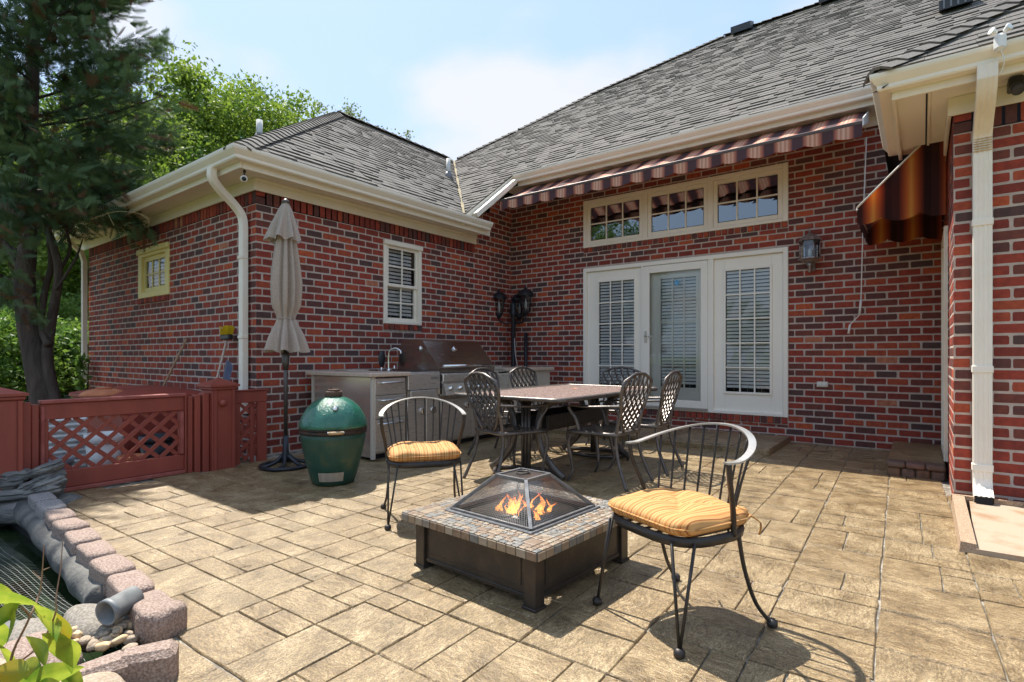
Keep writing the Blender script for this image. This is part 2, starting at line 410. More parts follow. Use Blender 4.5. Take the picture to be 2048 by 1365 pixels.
# ---------------------------------------------------------------- roofs
def tabvar(key, seed):
    rn = random.Random(seed); a = rn.uniform(.75,1.1); mb = MB()
    mb.add([(-.5,0,0),(.5,0,0),(-.5,0,a),(.5,0,a),(-.5,1.03,.12),(.5,1.03,.12)], [(0,1,3,2),(2,3,5,4),(0,2,4),(1,5,3)]); VAR[key] = mb.mesh(key, ['shingle_a'])
for i in range(4): tabvar('tab%d' % i, i)
SHT = []; rs = random.Random(5)
def poly_range(poly, t):
    xs = []
    for i in range(len(poly)):
        (s0, t0), (s1, t1) = poly[i], poly[(i+1) % len(poly)]
        if (t0 <= t < t1) or (t1 <= t < t0): xs.append(s0+(s1-s0)*(t-t0)/(t1-t0))
    return sorted(xs)
def roofplane(name, org, along, inward, pitch, poly, shingles=True, expo=.125, label=None):
    """poly in (s along the eave, t inward, horizontal metres)"""
    A = Vector(along); I = Vector(inward); O = Vector(org); up = (I+Vector((0,0,pitch))).normalized(); nrm = A.cross(up)
    if nrm.z < 0: nrm = -nrm
    f = lambda s, t, d=0: O+A*s+I*t+Vector((0,0,pitch*t))+nrm*d
    mb = MB(); mb.quad(*[f(s, t, -.004) for s, t in poly])
    mb.quad(*[f(s, t, -.12) for s, t in poly])
    par = mb.build(name, 'underlay', HOUSE)
    if label: par['label'] = label
    if shingles:
        k = math.sqrt(1+pitch*pitch); de = expo/k; t = min(p[1] for p in poly); tm = max(p[1] for p in poly)
        while t < tm:
            xr = poly_range(poly, min(t+de*.5, tm-.001))
            for q in range(0, len(xr)-1, 2):
                s = xr[q]-rs.random()*.2
                while s < xr[q+1]:
                    wd = rs.choice((.09,.13,.17,.22,.28)); a, b = max(s, xr[q]), min(s+wd, xr[q+1]); s += wd
                    if b-a < .02: continue
                    c = f((a+b)/2, t); th = rs.choice((.007,.015,.018)); ax, ay, az = A*(b-a-.002), up*expo, nrm*th
                    if ax.cross(ay).dot(az) < 0: ax = -ax
                    m = Matrix(((ax.x,ay.x,az.x,c.x),(ax.y,ay.y,az.y,c.y),(ax.z,ay.z,az.z,c.z),(0,0,0,1)))
                    SHT.append((par, 'tab%d' % rs.randrange(4), m, rs.choice(('shingle_a','shingle_a','shingle_b','shingle_c')), nrm.copy(), (b-a)*expo))
            t += de
    return par, f
PT = .75
wingroof, fw = roofplane('wing_roof', (.42,0,3.06), (0,1,0), (-1,0,0), PT, [(-4.92,0),(-1.687,0),(1.40,3.09),(-1.6,3.09)], label='lower hip roof of grey shingles')
mainroof, fm = roofplane('main_roof', (0,-.5,3.95), (1,0,0), (0,1,0), PT, [(.39,-1.157),(.39,0),(9.4,0),(9.4,5.76),(2.07,5.76),(-.47,4.15),(-1.62,2.9),(-2.67,1.90)], label='tall main roof of grey shingles')
jutroof, fj = roofplane('front_roof', (0,-2.84,3.06), (1,0,0), (0,1,0), PT, [(5.34,0),(9.4,0),(9.4,2.1),(7.44,2.1)], label='small front roof slope of grey shingles')
roofplane('rear_roof_slope', (0,-4.92,3.06), (1,0,0), (0,1,0), .70, [(.42,0),(-2.67,3.32),(-5.77,0)], False)
roofplane('rear_roof_slope', (-5.77,0,3.06), (0,1,0), (1,0,0), .75, [(-4.92,0),(-1.6,3.1),(8,3.1),(8,0)], False)
roofplane('rear_roof_slope', (5.34,0,3.06), (0,1,0), (1,0,0), .75, [(-2.84,0),(-.74,2.1),(2,2.1),(.8,0)], False)
mb = MB(); mb.quad((2.07,5.26,8.27),(9.4,5.26,8.27),(9.4,9.5,4.5),(2.07,9.5,4.5)); mb.quad((-2.67,1.4,5.37),(-1.62,2.4,6.12),(2.07,5.26,8.27),(2.07,9.5,4.5),(-2.67,9.5,4.5)); mb.build('rear_roof_slope', 'shingle_b', HOUSE)
pieces('shingle', SHT, 300, 'shingle_courses')
# ridge and hip caps
def capvar():
    mb = MB(); r = .13
    for th, y in ((0,0),): pass
    v = []
    for y, dz in ((0,.022),(1,.002)):
        for x, z in ((-1,-.62),(-.45,-.16),(0,0),(.45,-.16),(1,-.62)): v.append((x*r, y, z*r*.82+dz))
    v += [(x*r, 0, z*r*.82) for x, z in ((-1,-.62),(-.45,-.16),(0,0),(.45,-.16),(1,-.62))]
    f = [(i, i+1, i+6, i+5) for i in range(4)]+[(10+i, 11+i, i+1, i) for i in range(4)]
    mb.add(v, f, False); VAR['cap'] = mb.mesh('cap', ['shingle_a'])
capvar()
def caps(par, a, b, step=.145):
    a, b = Vector(a), Vector(b); n = int((b-a).length/step); d = (b-a).normalized(); sd = d.cross(Vector((0,0,1))).normalized(); nn = sd.cross(d)
    for i in range(n):
        c = a+d*(i*step)+nn*.02; ay = d*(step*1.25); m = Matrix(((sd.x,ay.x,nn.x,c.x),(sd.y,ay.y,nn.y,c.y),(sd.z,ay.z,nn.z,c.z),(0,0,0,1)))
        CAP.append((par, 'cap', m, rs.choice(('shingle_a','shingle_b','shingle_c')), nn, step*.2))
CAP = []
caps(wingroof, (.40,-4.90,3.075), (-2.67,-1.6,5.38)); caps(wingroof, (-2.67,-1.6,5.385), (-2.67,1.35,5.385), .2)
caps(jutroof, (5.37,-2.81,3.085), (7.44,-.74,4.64)); caps(mainroof, (-2.6,1.45,5.42), (-1.62,2.4,6.13), .16); caps(mainroof, (-1.62,2.4,6.13), (-.47,3.65,7.07), .16)
caps(mainroof, (-.47,3.65,7.07), (2.07,5.26,8.28), .16); caps(mainroof, (2.07,5.26,8.285), (7.5,5.26,8.285), .2)
pieces('ridge_cap', CAP, 300, 'ridge_caps')
# valley stain of fallen pollen: thin copper-coloured flashing strip
mb = MB()
for i in range(14):
    t0, t1 = i/14, (i+1)/14; a = Vector((.40,-1.667,3.085)).lerp(Vector((-2.6,1.33,5.33)), t0); b = Vector((.40,-1.667,3.085)).lerp(Vector((-2.6,1.33,5.33)), t1)
    wv = .016+.008*math.sin(i*2.1); s_ = Vector((.7,.7,0))*wv; mb.quad(a-s_+Vector((0,0,.022)), a+s_+Vector((0,0,.022)), b+s_+Vector((0,0,.022)), b-s_+Vector((0,0,.022)))
mat('pollen', (.42,.33,.16), (.22,.20,.17), rough=.95, scale=30, ramp=(.4,.6), bump=.5)
mb.build('valley_flashing', 'pollen', wingroof)
# roof vents and pipes
def boxvent(c, n=(0,-.6,.8), sz=.2, louv=False):
    x, y, z = c; mb = MB(); mb.prism([(y-sz*.6,z-.30*sz),(y-sz*.6,z+.45*sz),(y+sz*1.0,z+1.15*sz),(y+sz*1.0,z+.3*sz)], x-sz, x+sz, 'x')
    o = mb.build('roof_vent', 'vent_metal', mainroof)
    if louv:
        m2 = MB()
        for i in range(5): m2.box((x-sz+.04+i*sz*.42, y-sz*.6-.006, z-.25*sz),(x-sz+.06+i*sz*.42, y-sz*.6-.001, z+.4*sz))
        m2.build('louvre', 'lead', mainroof)
boxvent((2.5,4.98,8.12)); boxvent((4.18,5.02,8.16)); boxvent((5.98,1.62,5.60), sz=.17, louv=True); boxvent((6.75,1.72,5.68), sz=.17)
mb = MB(); mb.prism([(-3.35,4.80),(-3.35,4.90),(-2.95,5.18),(-2.95,5.05)], -1.9, -1.55, 'y'); mb.build('roof_vent', 'vent_metal', wingroof)
for (x, y, z, h) in ((-1.24,-.27,4.28,.36),(-1.07,-3.89,3.76,.29)):
    mb = MB(); mb.lathe([(.038,z),(.038,z+h),(.03,z+h)], 12, (x, y)); mb.build('vent_pipe', 'pvc', wingroof)
    mb = MB(); mb.lathe([(.11,z-.06),(.065,z+.07),(.045,z+.12)], 12, (x, y)); mb.build('pipe_boot', 'lead', wingroof)
# ---------------------------------------------------------------- eaves
GP = [(0,.10),(0,0),(.072,0),(.082,.012),(.082,.035),(.094,.048),(.118,.078),(.124,.095),(.124,.115),(.112,.115),(.110,.098),(.012,.020),(.012,.10)]
def gutter(name, path, z, closed=False):
    """path(d) -> list of plan points for outward offset d"""
    mb = MB(); pl = [path(d) for d, _ in GP]; n = len(GP); k = len(pl[0])
    v = [(pl[j][i][0], pl[j][i][1], z+GP[j][1]) for i in range(k) for j in range(n)]
    f = [(i*n+j, i*n+(j+1) % n, (i+1)*n+(j+1) % n, (i+1)*n+j) for i in range(k-1) for j in range(n)]
    for i in (0, k-1):          # end caps
        f.append(tuple(i*n+j for j in range(10)))
    mb.add(v, f); return mb.build(name, 'gutter', HOUSE, fix=True)
gutter('gutter', lambda d: [(.34+d,-1.08),(.34+d,YC-.34-d),(XL-.4,YC-.34-d)], 2.958)
gutter('gutter', lambda d: [(.41,-.40-d),(5.36,-.40-d)], 3.845)
gutter('gutter', lambda d: [(XJ-.36-d,-1.20),(XJ-.36-d,YJ-.36-d),(9.4,YJ-.36-d)], 2.955)
mb = MB(); zf0, zf1 = 2.900, 3.065
mb.bbox((.31,YC-.31,zf0),(.338,-1.0,zf1)); mb.bbox((XL-.4,YC-.338,zf0),(.338,YC-.312,zf1))
mb.bbox((.42,-.398,3.79),(XJ-.3,-.37,3.955)); mb.bbox((XJ-.358,YJ-.33,zf0),(XJ-.332,-1.20,zf1)); mb.bbox((XJ-.358,YJ-.358,zf0),(9.4,YJ-.332,zf1))
mb.build('fascia', 'trim', HOUSE)
mb = MB(); zs = 2.945
mb.box((0,YC-.31,zs),(.31,-1.0,zs+.012)); mb.box((XL-.4,YC-.312,zs+.001),(0,YC,zs+.013)); mb.box((.1,-.372,3.80),(XJ-.3,0,3.812))
mb.box((XJ-.332,YJ-.332,zs),(XJ,-1.20,zs+.012)); mb.box((XJ,YJ-.332,zs+.001),(9.4,YJ,zs+.013)); mb.build('soffit', 'soffit', HOUSE)
mb = MB()      # frieze boards, edge mouldings, soffit vent strip
mb.bbox((.012,YC-.03,2.814),(.034,-.962,zs-.001)); mb.bbox((XL-.3,YC-.034,2.814),(.033,YC-.012,zs-.001))
mb.bbox((.004,YC-.032,2.905),(.055,-.966,zs-.002),.006)
mb.bbox((XJ-.034,YJ-.032,2.814),(XJ-.012,-1.21,zs-.001)); mb.bbox((XJ-.033,YJ-.034,2.814),(9.4,YJ-.012,zs-.001))
mb.bbox((XJ-.15,YJ-.33,zs-.014),(XJ-.132,-1.21,zs-.001)); mb.bbox((0.002,-.03,3.69),(XJ,-.012,3.799))
mb.build('frieze_board', 'trim', HOUSE)
mb = MB(); mb.box((XJ-.162,YJ-.30,zs-.002),(XJ-.151,-1.22,zs-.0005)); mb.build('soffit_gap', 'dark', HOUSE)
# rake board below the end of the main gutter
mb = MB(); mb.prism([(-.40,3.845),(-.40,4.01),(-1.66,3.065),(-1.66,2.94),(-1.0,3.36)], .30, .385, 'x'); mb.prism([(-.37,3.80),(-.37,3.86),(-1.05,3.36),(-1.05,3.29)], .0, .30, 'x'); mb.build('rake_board', 'trim', HOUSE, fix=True)
def spout(name, path, w_=.082, d_=.060, ribs=True, par=None):
    """rectangular ribbed downspout swept along world points; width runs along the wall (x)"""
    P = [Vector(p) for p in path]; prof = []
    nr = 4
    for sx, sy in ((1,-1),(1,1),(-1,1),(-1,-1)): pass
    for i in range(nr*4+1):                      # ribbed outer face
        x = -w_/2+w_*i/(nr*4); prof.append((x, -d_/2-(.0045 if (i % 4 in (1,2)) else 0)))
    prof += [(w_/2, d_/2), (-w_/2, d_/2)]
    n = len(prof); v = []
    for i, p in enumerate(P):
        a = P[max(i-1,0)]; b = P[min(i+1,len(P)-1)]; t = (b-a).normalized(); sd = Vector((1,0,0)); sd = (sd-t*sd.dot(t)).normalized(); ou = sd.cross(t).normalized()
        if t.z > 0: ou = -ou
        v += [p+sd*x+ou*y for x, y in prof]
    mb = MB(); f = [(i*n+j, i*n+(j+1) % n, (i+1)*n+(j+1) % n, (i+1)*n+j) for i in range(len(P)-1) for j in range(n)]+[tuple(range(n))]
    mb.add(v, f); return mb.build(name, 'spout', HOUSE, fix=True)
A1 = (-.10,-4.90,2.965); sp = smoothpath([A1,(-.10,-4.90,2.87),(-.12,-4.82,2.78),(-.15,-4.66,2.66),(-.155,-4.575,2.56),(-.155,-4.555,2.45)], 5)+[(-.155,-4.555,.45)]
dsp = spout('downspout', sp); dsp['label'] = 'cream downspout at the wing corner'
def strap(u, y, z, w_=.10):
    mb = MB(); mb.bbox((u-w_/2,y-.042,z),(u+w_/2,y+.03,z+.035),.004); mb.build('downspout_strap', 'spout', dsp)
strap(-.155,-4.555,2.10,.094); strap(-.155,-4.555,1.25,.094)
RX = 5.975
sp = [(RX,-2.78,2.96),(RX,-2.78,2.90)]+smoothpath([(RX,-2.78,2.88),(RX,-2.70,2.80),(RX,-2.52,2.70),(RX,-2.425,2.62),(RX,-2.415,2.52)],5)+[(RX,-2.415,.22)]+smoothpath([(RX,-2.415,.20),(RX,-2.45,.13),(RX,-2.56,.075)],5)
dsp2 = spout('downspout', sp, .104, .072); dsp2['label'] = 'cream downspout above the splash block'
for z in (1.98, .95, .26):
    mb = MB(); mb.bbox((RX-.058,-2.462,z),(RX+.058,-2.37,z+.05),.004); mb.build('downspout_strap', 'spout', dsp2)
mb = MB()
for i in range(6): mb.bbox((RX-.05,-2.463+i*.0005,2.50+i*.017),(RX+.05,-2.455,2.506+i*.017),.001)
mb.build('elbow_crimp', 'rust', dsp2)
mb = MB(); mb.box((RX-.043,-2.585,.05),(RX+.043,-2.566,.105)); mb.build('spout_mouth', 'dark', dsp2)
spout('downspout', [(XL-.02,-4.80,2.96),(XL+.0,-4.60,2.75),(XL+.0,-4.56,2.6),(XL+.0,-4.56,.0)])['label'] = 'cream downspout at the far end of the wing'
# white diagonal downspout from main gutter to wing gutter
mb = MB(); a, b = Vector((.45,-.55,3.86)), Vector((.45,-1.50,3.13)); d = (b-a).normalized(); up = Vector((1,0,0)).cross(d)
for i in range(6):
    x0 = -.04+i*.0135; q = [a+Vector((1,0,0))*x for x in (x0, x0+.010)]
    mb.add([p+up*s_ for p in (a+Vector((x0,0,0)), a+Vector((x0+.011,0,0)), b+Vector((x0+.011,0,0)), b+Vector((x0,0,0))) for s_ in (.0,.07)], [(1,3,5,7),(0,2,3,1),(4,6,7,5),(2,4,5,3),(0,1,7,6),(0,6,4,2)])
mb.add([p+up*s_ for p in (a+Vector((-.041,0,0)), a+Vector((.042,0,0)), b+Vector((.042,0,0)), b+Vector((-.041,0,0))) for s_ in (.002,.066)], [(1,3,5,7),(0,2,3,1),(4,6,7,5),(2,4,5,3),(0,1,7,6),(0,6,4,2)])
mb.build('downspout', 'spout', HOUSE, fix=True)['label'] = 'short slanting downspout on the wing roof'
# ---------------------------------------------------------------- windows and doors
def sash(W, root, u0, u1, z0, z1, d, fw, cols, rows, mw=.018, m='doorwhite', gl='glass', matname=None):
    """frame, panes and muntins; d is how far the front of the sash stands out of the wall plane"""
    mb = MB(); W.box(mb, u0, u0+fw, d-.035, d, z0, z1); W.box(mb, u1-fw, u1, d-.035, d, z0, z1); W.box(mb, u0+fw, u1-fw, d-.034, d-.001, z0, z0+fw); W.box(mb, u0+fw, u1-fw, d-.034, d-.001, z1-fw, z1)
    mb.build('sash_frame', m, root)
    gu0, gu1, gz0, gz1 = u0+fw, u1-fw, z0+fw, z1-fw; cw, ch = (gu1-gu0)/cols, (gz1-gz0)/rows
    mb = MB()
    for i in range(1, cols): W.box(mb, gu0+i*cw-mw/2, gu0+i*cw+mw/2, d-.022, d-.006, gz0, gz1, .002)
    for j in range(1, rows): W.box(mb, gu0, gu1, d-.021, d-.007, gz0+j*ch-mw/2, gz0+j*ch+mw/2, .002)
    if cols*rows > 1: mb.build('muntin', m, root)
    for i in range(cols):
        for j in range(rows):
            mb = MB(); a, b = gu0+i*cw+mw/2, gu0+(i+1)*cw-mw/2; c, e = gz0+j*ch+mw/2, gz0+(j+1)*ch-mw/2
            t = .0008*((i*3+j*2) % 3-1)
            mb.quad(W.pt(a,d-.018+t,c), W.pt(b,d-.018-t,c), W.pt(b,d-.018+t,e), W.pt(a,d-.018-t,e)); mb.build('pane', gl, root)
    return gu0, gu1, gz0, gz1
SLV = {}
def blinds(W, root, u0, u1, z0, z1, d, pitch=.047):
    n = int((z1-z0)/pitch); key = round(u1-u0, 3)
    for i in range(n):
        z = z1-.02-i*pitch; mb = MB(); L_ = (u1-u0)/2; um = (u0+u1)/2
        k = (W.U.to_tuple(1), key)
        if k not in SLV:
            p = [W.pt(-L_,0,-.017)-W.o, W.pt(L_,0,-.017)-W.o, W.pt(L_,-.004,.001)-W.o, W.pt(-L_,-.004,.001)-W.o, W.pt(L_,-.012,.017)-W.o, W.pt(-L_,-.012,.017)-W.o]
            mb.add(p, [(0,1,2,3),(3,2,4,5)]); SLV[k] = mb.mesh('slat', ['blind'])
        o = bpy.data.objects.new('slat', SLV[k]); COL.objects.link(o); o.parent = root; o.location = W.pt(um, d, z)
    mb = MB()
    for q in (.18,.5,.82):
        u = u0+(u1-u0)*q; mb.tube([W.pt(u,d+.012,z0), W.pt(u,d+.012,z1)], .0012, 4)
    mb.build('ladder_cord', 'blind', root)
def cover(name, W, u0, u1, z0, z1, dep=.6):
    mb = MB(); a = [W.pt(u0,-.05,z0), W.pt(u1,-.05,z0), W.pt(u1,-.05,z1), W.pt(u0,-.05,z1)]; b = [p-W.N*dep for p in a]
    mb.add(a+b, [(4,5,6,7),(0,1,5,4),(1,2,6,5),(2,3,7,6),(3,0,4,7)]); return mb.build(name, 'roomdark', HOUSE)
def unit(name, W, rect, cw=.055, d=.028, m='doorwhite', head=0.):
    u0, u1, z0, z1 = rect; mb = MB(); W.box(mb, u0-.004, u0+cw, -.06, d, z0-.003, z1+.003,.005); W.box(mb, u1-cw, u1+.004, -.06, d, z0-.003, z1+.003,.005)
    W.box(mb, u0+cw, u1-cw, -.06, d-.001, z1-cw, z1+.002,.005); W.box(mb, u0+cw, u1-cw, -.06, d-.001, z0-.002, z0+cw*.7,.005)
    if head: W.box(mb, u0-.008, u1+.012, .0, d+.022, z1-head, z1+.005,.008)
    return mb.build(name, m, HOUSE)
tw = unit('transom_window', WB, TR, .06, .026, 'trim'); tw['label'] = 'row of three transom windows'
for a, b in ((2.395,2.465),(3.325,3.395)): mb = MB(); WB.box(mb, a, b, -.05, .022, 2.78, 3.41); mb.build('mullion', 'trim', tw)
for a, b in ((1.476,2.395),(2.465,3.325),(3.395,4.245)): sash(WB, tw, a+.002, b-.002, 2.785, 3.404, .012, .055, 3, 2, .02, 'trim', 'glass_sky')
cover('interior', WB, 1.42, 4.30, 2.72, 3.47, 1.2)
dw = unit('patio_door', WB, DR, .055, .030); dw['label'] = 'white patio door unit of three glazed panels with blinds'
for a, b in ((2.372,2.405),(3.33,3.40)): mb = MB(); WB.box(mb, a, b, -.05, .028, .32, 2.36); mb.build('mullion', 'doorwhite', dw)
for a, b, g0, g1 in ((1.471,2.372,1.655,2.270),(3.40,4.25,3.535,4.110)):
    mb = MB(); d = -.012      # door slab around the light
    WB.box(mb, a, g0, d-.03, d, .325, 2.358); WB.box(mb, g1, b, d-.03, d, .325, 2.358); WB.box(mb, g0, g1, d-.03, d-.0006, .325, .575); WB.box(mb, g0, g1, d-.03, d-.0006, 2.205, 2.358)
    mb.build('door_leaf', 'doorwhite', dw)
    sash(WB, dw, g0-.012, g1+.012, .563, 2.217, .006, .030, 3, 5, .018)
    blinds(WB, dw, g0+.022, g1-.022, .60, 2.185, -.040)
a, b = 2.407, 3.328; mb = MB(); d = .034     # storm door in front of the middle leaf
WB.box(mb, a, a+.095, d-.03, d, .345, 2.352); WB.box(mb, b-.095, b, d-.03, d, .345, 2.352); WB.box(mb, a+.095, b-.095, d-.03, d-.001, .345, .45); WB.box(mb, a+.095, b-.095, d-.03, d-.001, 2.25, 2.352); mb.build('storm_door', 'doorwhite', dw)
mb = MB(); mb.quad(WB.pt(a+.09,d-.018,.44), WB.pt(b-.09,d-.018,.44), WB.pt(b-.09,d-.018,2.26), WB.pt(a+.09,d-.018,2.26)); mb.build('pane', 'glass', dw)
mb = MB(); d = -.05; WB.box(mb, a, 2.625, d-.03, d, .325, 2.358); WB.box(mb, 3.165, b, d-.03, d, .325, 2.358); WB.box(mb, 2.625, 3.165, d-.03, d-.001, .325, .60); WB.box(mb, 2.625, 3.165, d-.03, d-.001, 2.18, 2.358); mb.build('door_leaf', 'doorwhite', dw)
sash(WB, dw, 2.613, 3.177, .588, 2.192, -.036, .03, 3, 5, .018, gl='glass_plain')
blinds(WB, dw, 2.645, 3.145, .62, 2.16, -.075)
mb = MB(); WB.box(mb, 2.432, 2.462, .034, .046, 1.25, 1.42, .006); mb.tube([WB.pt(2.447,.05,1.345), WB.pt(2.447,.075,1.345), WB.pt(2.47,.082,1.347), WB.pt(2.56,.082,1.342)], .0085, 8); mb.build('door_handle', 'steel_hw', dw)
mb = MB(); WB.box(mb, 2.41, 3.33, -.05, .05, .318, .343); mb.build('threshold', 'steel_hw', dw)
mb = MB(); mb.quad(WB.pt(2.90,.0178,2.04), WB.pt(2.945,.0178,2.085), WB.pt(2.90,.0178,2.13), WB.pt(2.855,.0178,2.085)); mb.build('sticker', 'sticker', dw)
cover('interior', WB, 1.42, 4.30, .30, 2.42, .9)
# window behind the grill
wn = unit('wing_window', WW, WWIN, .055, .020, 'trim', head=.06); wn['label'] = 'cream sash window above the grill'
um = (WWIN[2]+WWIN[3])/2-.03
sash(WW, wn, -2.738, -2.181, um-.02, 2.532, -.004, .04, 2, 2, .02, 'trim'); sash(WW, wn, -2.738, -2.181, 1.530, um+.02, -.028, .045, 2, 2, .02, 'trim')
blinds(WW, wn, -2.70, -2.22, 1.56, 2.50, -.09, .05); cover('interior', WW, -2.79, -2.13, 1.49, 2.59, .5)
mat('trim_yellow', (.80,.66,.22), (.74,.60,.24), rough=.55, scale=4)
en = unit('end_window', WE, EWIN, .11, .018, 'trim_yellow', head=.07); en['label'] = 'yellowish cream window behind the tree'
sash(WE, en, -3.08, -2.285, 1.945, 2.43, -.012, .06, 3, 2, .018, 'trim_yellow'); blinds(WE, en, -3.02, -2.34, 2.0, 2.38, -.08, .05); cover('interior', WE, -3.18, -2.18, 1.87, 2.53, .4)
# door hidden in the recess, only its casing shows
jd = unit('recess_door', WJ, JD, .07, .03, 'trim'); mb = MB(); WJ.box(mb, -1.23, -.49, -.05, -.01, .18, 2.15); mb.build('door_leaf', 'doorwhite', jd)
# ================================================================ ground, patio, steps
mat('lawn', (.055,.10,.022), (.10,.135,.035), rough=.95, scale=3, bump=.8, bscale=60, bdist=.05)
mat('soil', (.085,.055,.035), (.16,.11,.07), rough=.95, scale=4, bump=.7, bscale=40, bdist=.03)
mat('joint', (.14,.122,.10), (.36,.335,.29), rough=.8, scale=13, ramp=(.42,.62), bump=.6, bscale=90, bdist=.006)
PV = ['paver_a','paver_b','paver_c','paver_d']
for k, c1, c2, c3, st in (('paver_a',(.190,.134,.066),(.400,.308,.178),(.305,.224,.118),(1,2.6,1)), ('paver_b',(.200,.142,.072),(.420,.326,.192),(.318,.236,.127),(2.6,1,1)),
                      ('paver_c',(.178,.122,.058),(.378,.286,.160),(.288,.208,.106),(1.4,3.2,1)), ('paver_d',(.205,.150,.078),(.435,.342,.206),(.315,.237,.130),(3,1.3,1))):
    m = mat(k, c1, c2, rough=.40, scale=6, ramp=(.30,.70), col3=c3, detail=12, spec=.5, rvar=.14)
    # chiselled relief: waves broken by noise, plus the grit of the sealed concrete, its sparkle painted in as pale grains
    t = m.node_tree; L = t.links.new; b = t.nodes['Principled BSDF']; g = t.nodes.new('ShaderNodeNewGeometry'); rmp = [n for n in t.nodes if n.type == 'VALTORGB'][0]
    mp = t.nodes.new('ShaderNodeMapping'); mp.inputs['Scale'].default_value = st; mp.inputs['Rotation'].default_value = (0,0,.35*st[0]); L(g.outputs['Position'], mp.inputs[0])
    n1 = t.nodes.new('ShaderNodeTexNoise'); n1.inputs['Scale'].default_value = 11; n1.inputs['Detail'].default_value = 5; n1.inputs['Distortion'].default_value = 1.2; L(mp.outputs[0], n1.inputs['Vector'])
    n2 = t.nodes.new('ShaderNodeTexNoise'); n2.inputs['Scale'].default_value = 170; n2.inputs['Detail'].default_value = 3; n2.inputs['Roughness'].default_value = .7; L(g.outputs['Position'], n2.inputs['Vector'])
    gr = t.nodes.new('ShaderNodeValToRGB'); e = gr.color_ramp.elements; e[0].position = .34; e[0].color = (.50,.46,.40,1); e[1].position = .68; e[1].color = (1.75,1.75,1.8,1); q = e.new(.52); q.color = (1,1,1,1); L(n2.outputs[0], gr.inputs[0])
    hl = t.nodes.new('ShaderNodeValToRGB'); e = hl.color_ramp.elements; e[0].position = .36; e[0].color = (.62,.56,.48,1); e[1].position = .60; e[1].color = (1.08,1.07,1.05,1); L(n1.outputs[0], hl.inputs[0])
    m1 = t.nodes.new('ShaderNodeMix'); m1.data_type = 'RGBA'; m1.blend_type = 'MULTIPLY'; m1.inputs['Factor'].default_value = 1; L(rmp.outputs[0], m1.inputs['A']); L(gr.outputs[0], m1.inputs['B'])
    n3 = t.nodes.new('ShaderNodeTexNoise'); n3.inputs['Scale'].default_value = 38; n3.inputs['Detail'].default_value = 4; n3.inputs['Roughness'].default_value = .65; L(mp.outputs[0], n3.inputs['Vector'])
    mm = t.nodes.new('ShaderNodeValToRGB'); e = mm.color_ramp.elements; e[0].position = .36; e[0].color = (.66,.62,.56,1); e[1].position = .64; e[1].color = (1.32,1.33,1.36,1); L(n3.outputs[0], mm.inputs[0])
    m0 = t.nodes.new('ShaderNodeMix'); m0.data_type = 'RGBA'; m0.blend_type = 'MULTIPLY'; m0.inputs['Factor'].default_value = 1; L(m1.outputs['Result'], m0.inputs['A']); L(mm.outputs[0], m0.inputs['B']); m1 = m0
    m2 = t.nodes.new('ShaderNodeMix'); m2.data_type = 'RGBA'; m2.blend_type = 'MULTIPLY'; m2.inputs['Factor'].default_value = .8; L(m1.outputs['Result'], m2.inputs['A']); L(hl.outputs[0], m2.inputs['B']); L(m2.outputs['Result'], b.inputs['Base Color'])
    b1 = t.nodes.new('ShaderNodeBump'); b1.inputs['Strength'].default_value = .6; b1.inputs['Distance'].default_value = .012; L(n1.outputs[0], b1.inputs['Height'])
    b2 = t.nodes.new('ShaderNodeBump'); b2.inputs['Strength'].default_value = .9; b2.inputs['Distance'].default_value = .005; L(n2.outputs[0], b2.inputs['Height']); L(b1.outputs[0], b2.inputs['Normal']); L(b2.outputs[0], b.inputs['Normal'])
    b.inputs['Coat Weight'].default_value = .45; b.inputs['Coat Roughness'].default_value = .16; L(b2.outputs[0], b.inputs['Coat Normal'])
PX0, PX1, PY0, PY1 = .34, 3.42, -10.5, -6.46       # the hole the pond lies in
mb = MB(); zg = -.07
def gq(x0, y0, x1, y1): mb.quad((x0,y0,zg),(x1,y0,zg),(x1,y1,zg),(x0,y1,zg))
gq(-300,-300,PX0,300); gq(PX1,-300,300,300); gq(PX0,-300,PX1,PY0); gq(PX0,PY1,PX1,300)
struct(mb.build('ground', 'lawn'))
mb = MB(); mb.quad((3.38,-9.5,zg+.012),(6.5,-9.5,zg+.012),(3.7,-6.5,zg+.012),(3.38,-6.5,zg+.012)); struct(mb.build('planting_bed', 'soil'))
mb = MB(); mb.quad((-6.5,-9.5,zg+.01),(.30,-9.5,zg+.01),(.30,-4.5,zg+.01),(-6.5,-4.5,zg+.01)); struct(mb.build('garden_bed', 'soil'))
mb = MB(); zb = -.010
mb.quad((.24,-6.52,zb),(9.4,-6.9,zb),(9.4,-2.36,zb),(5.82,-2.36,zb),(5.82,0,zb),(0,0,zb),(0,-4.5,zb),(.24,-4.5,zb)); mb.quad((9.4,-11.5,zb-.004),(9.4,-6.8,zb-.004),(3.40,-6.55,zb-.004),(3.50,-6.74,zb-.004),(5.6,-9.2,zb-.004),(9.4,-11.5,zb-.004))
PATIO = mb.build('patio', 'joint'); struct(PATIO)
def pavervar(key, seed):
    rn = random.Random(seed); j = lambda: rn.uniform(-.014,.012); o = []
    for x, y in ((-.5,-.5),(0,-.5),(.5,-.5),(.5,0),(.5,.5),(0,.5),(-.5,.5),(-.5,0)): o.append((x+j(), y+j()))
    v = []
    for z, k in ((-.6,1.0),(.5,1.0),(1.0,.978)): v += [(x*k, y*k, z+(rn.uniform(-.08,.08) if z == 1 else 0)) for x, y in o]
    mb = MB(); mb.add(v, [(16,17,18,19,20,21,22,23)]+[(r*8+i, r*8+(i+1) % 8, (r+1)*8+(i+1) % 8, (r+1)*8+i) for r in (0,1) for i in range(8)]); VAR[key] = mb.mesh(key, ['paver_a'])
for i in range(5): pavervar('pv%d' % i, i)
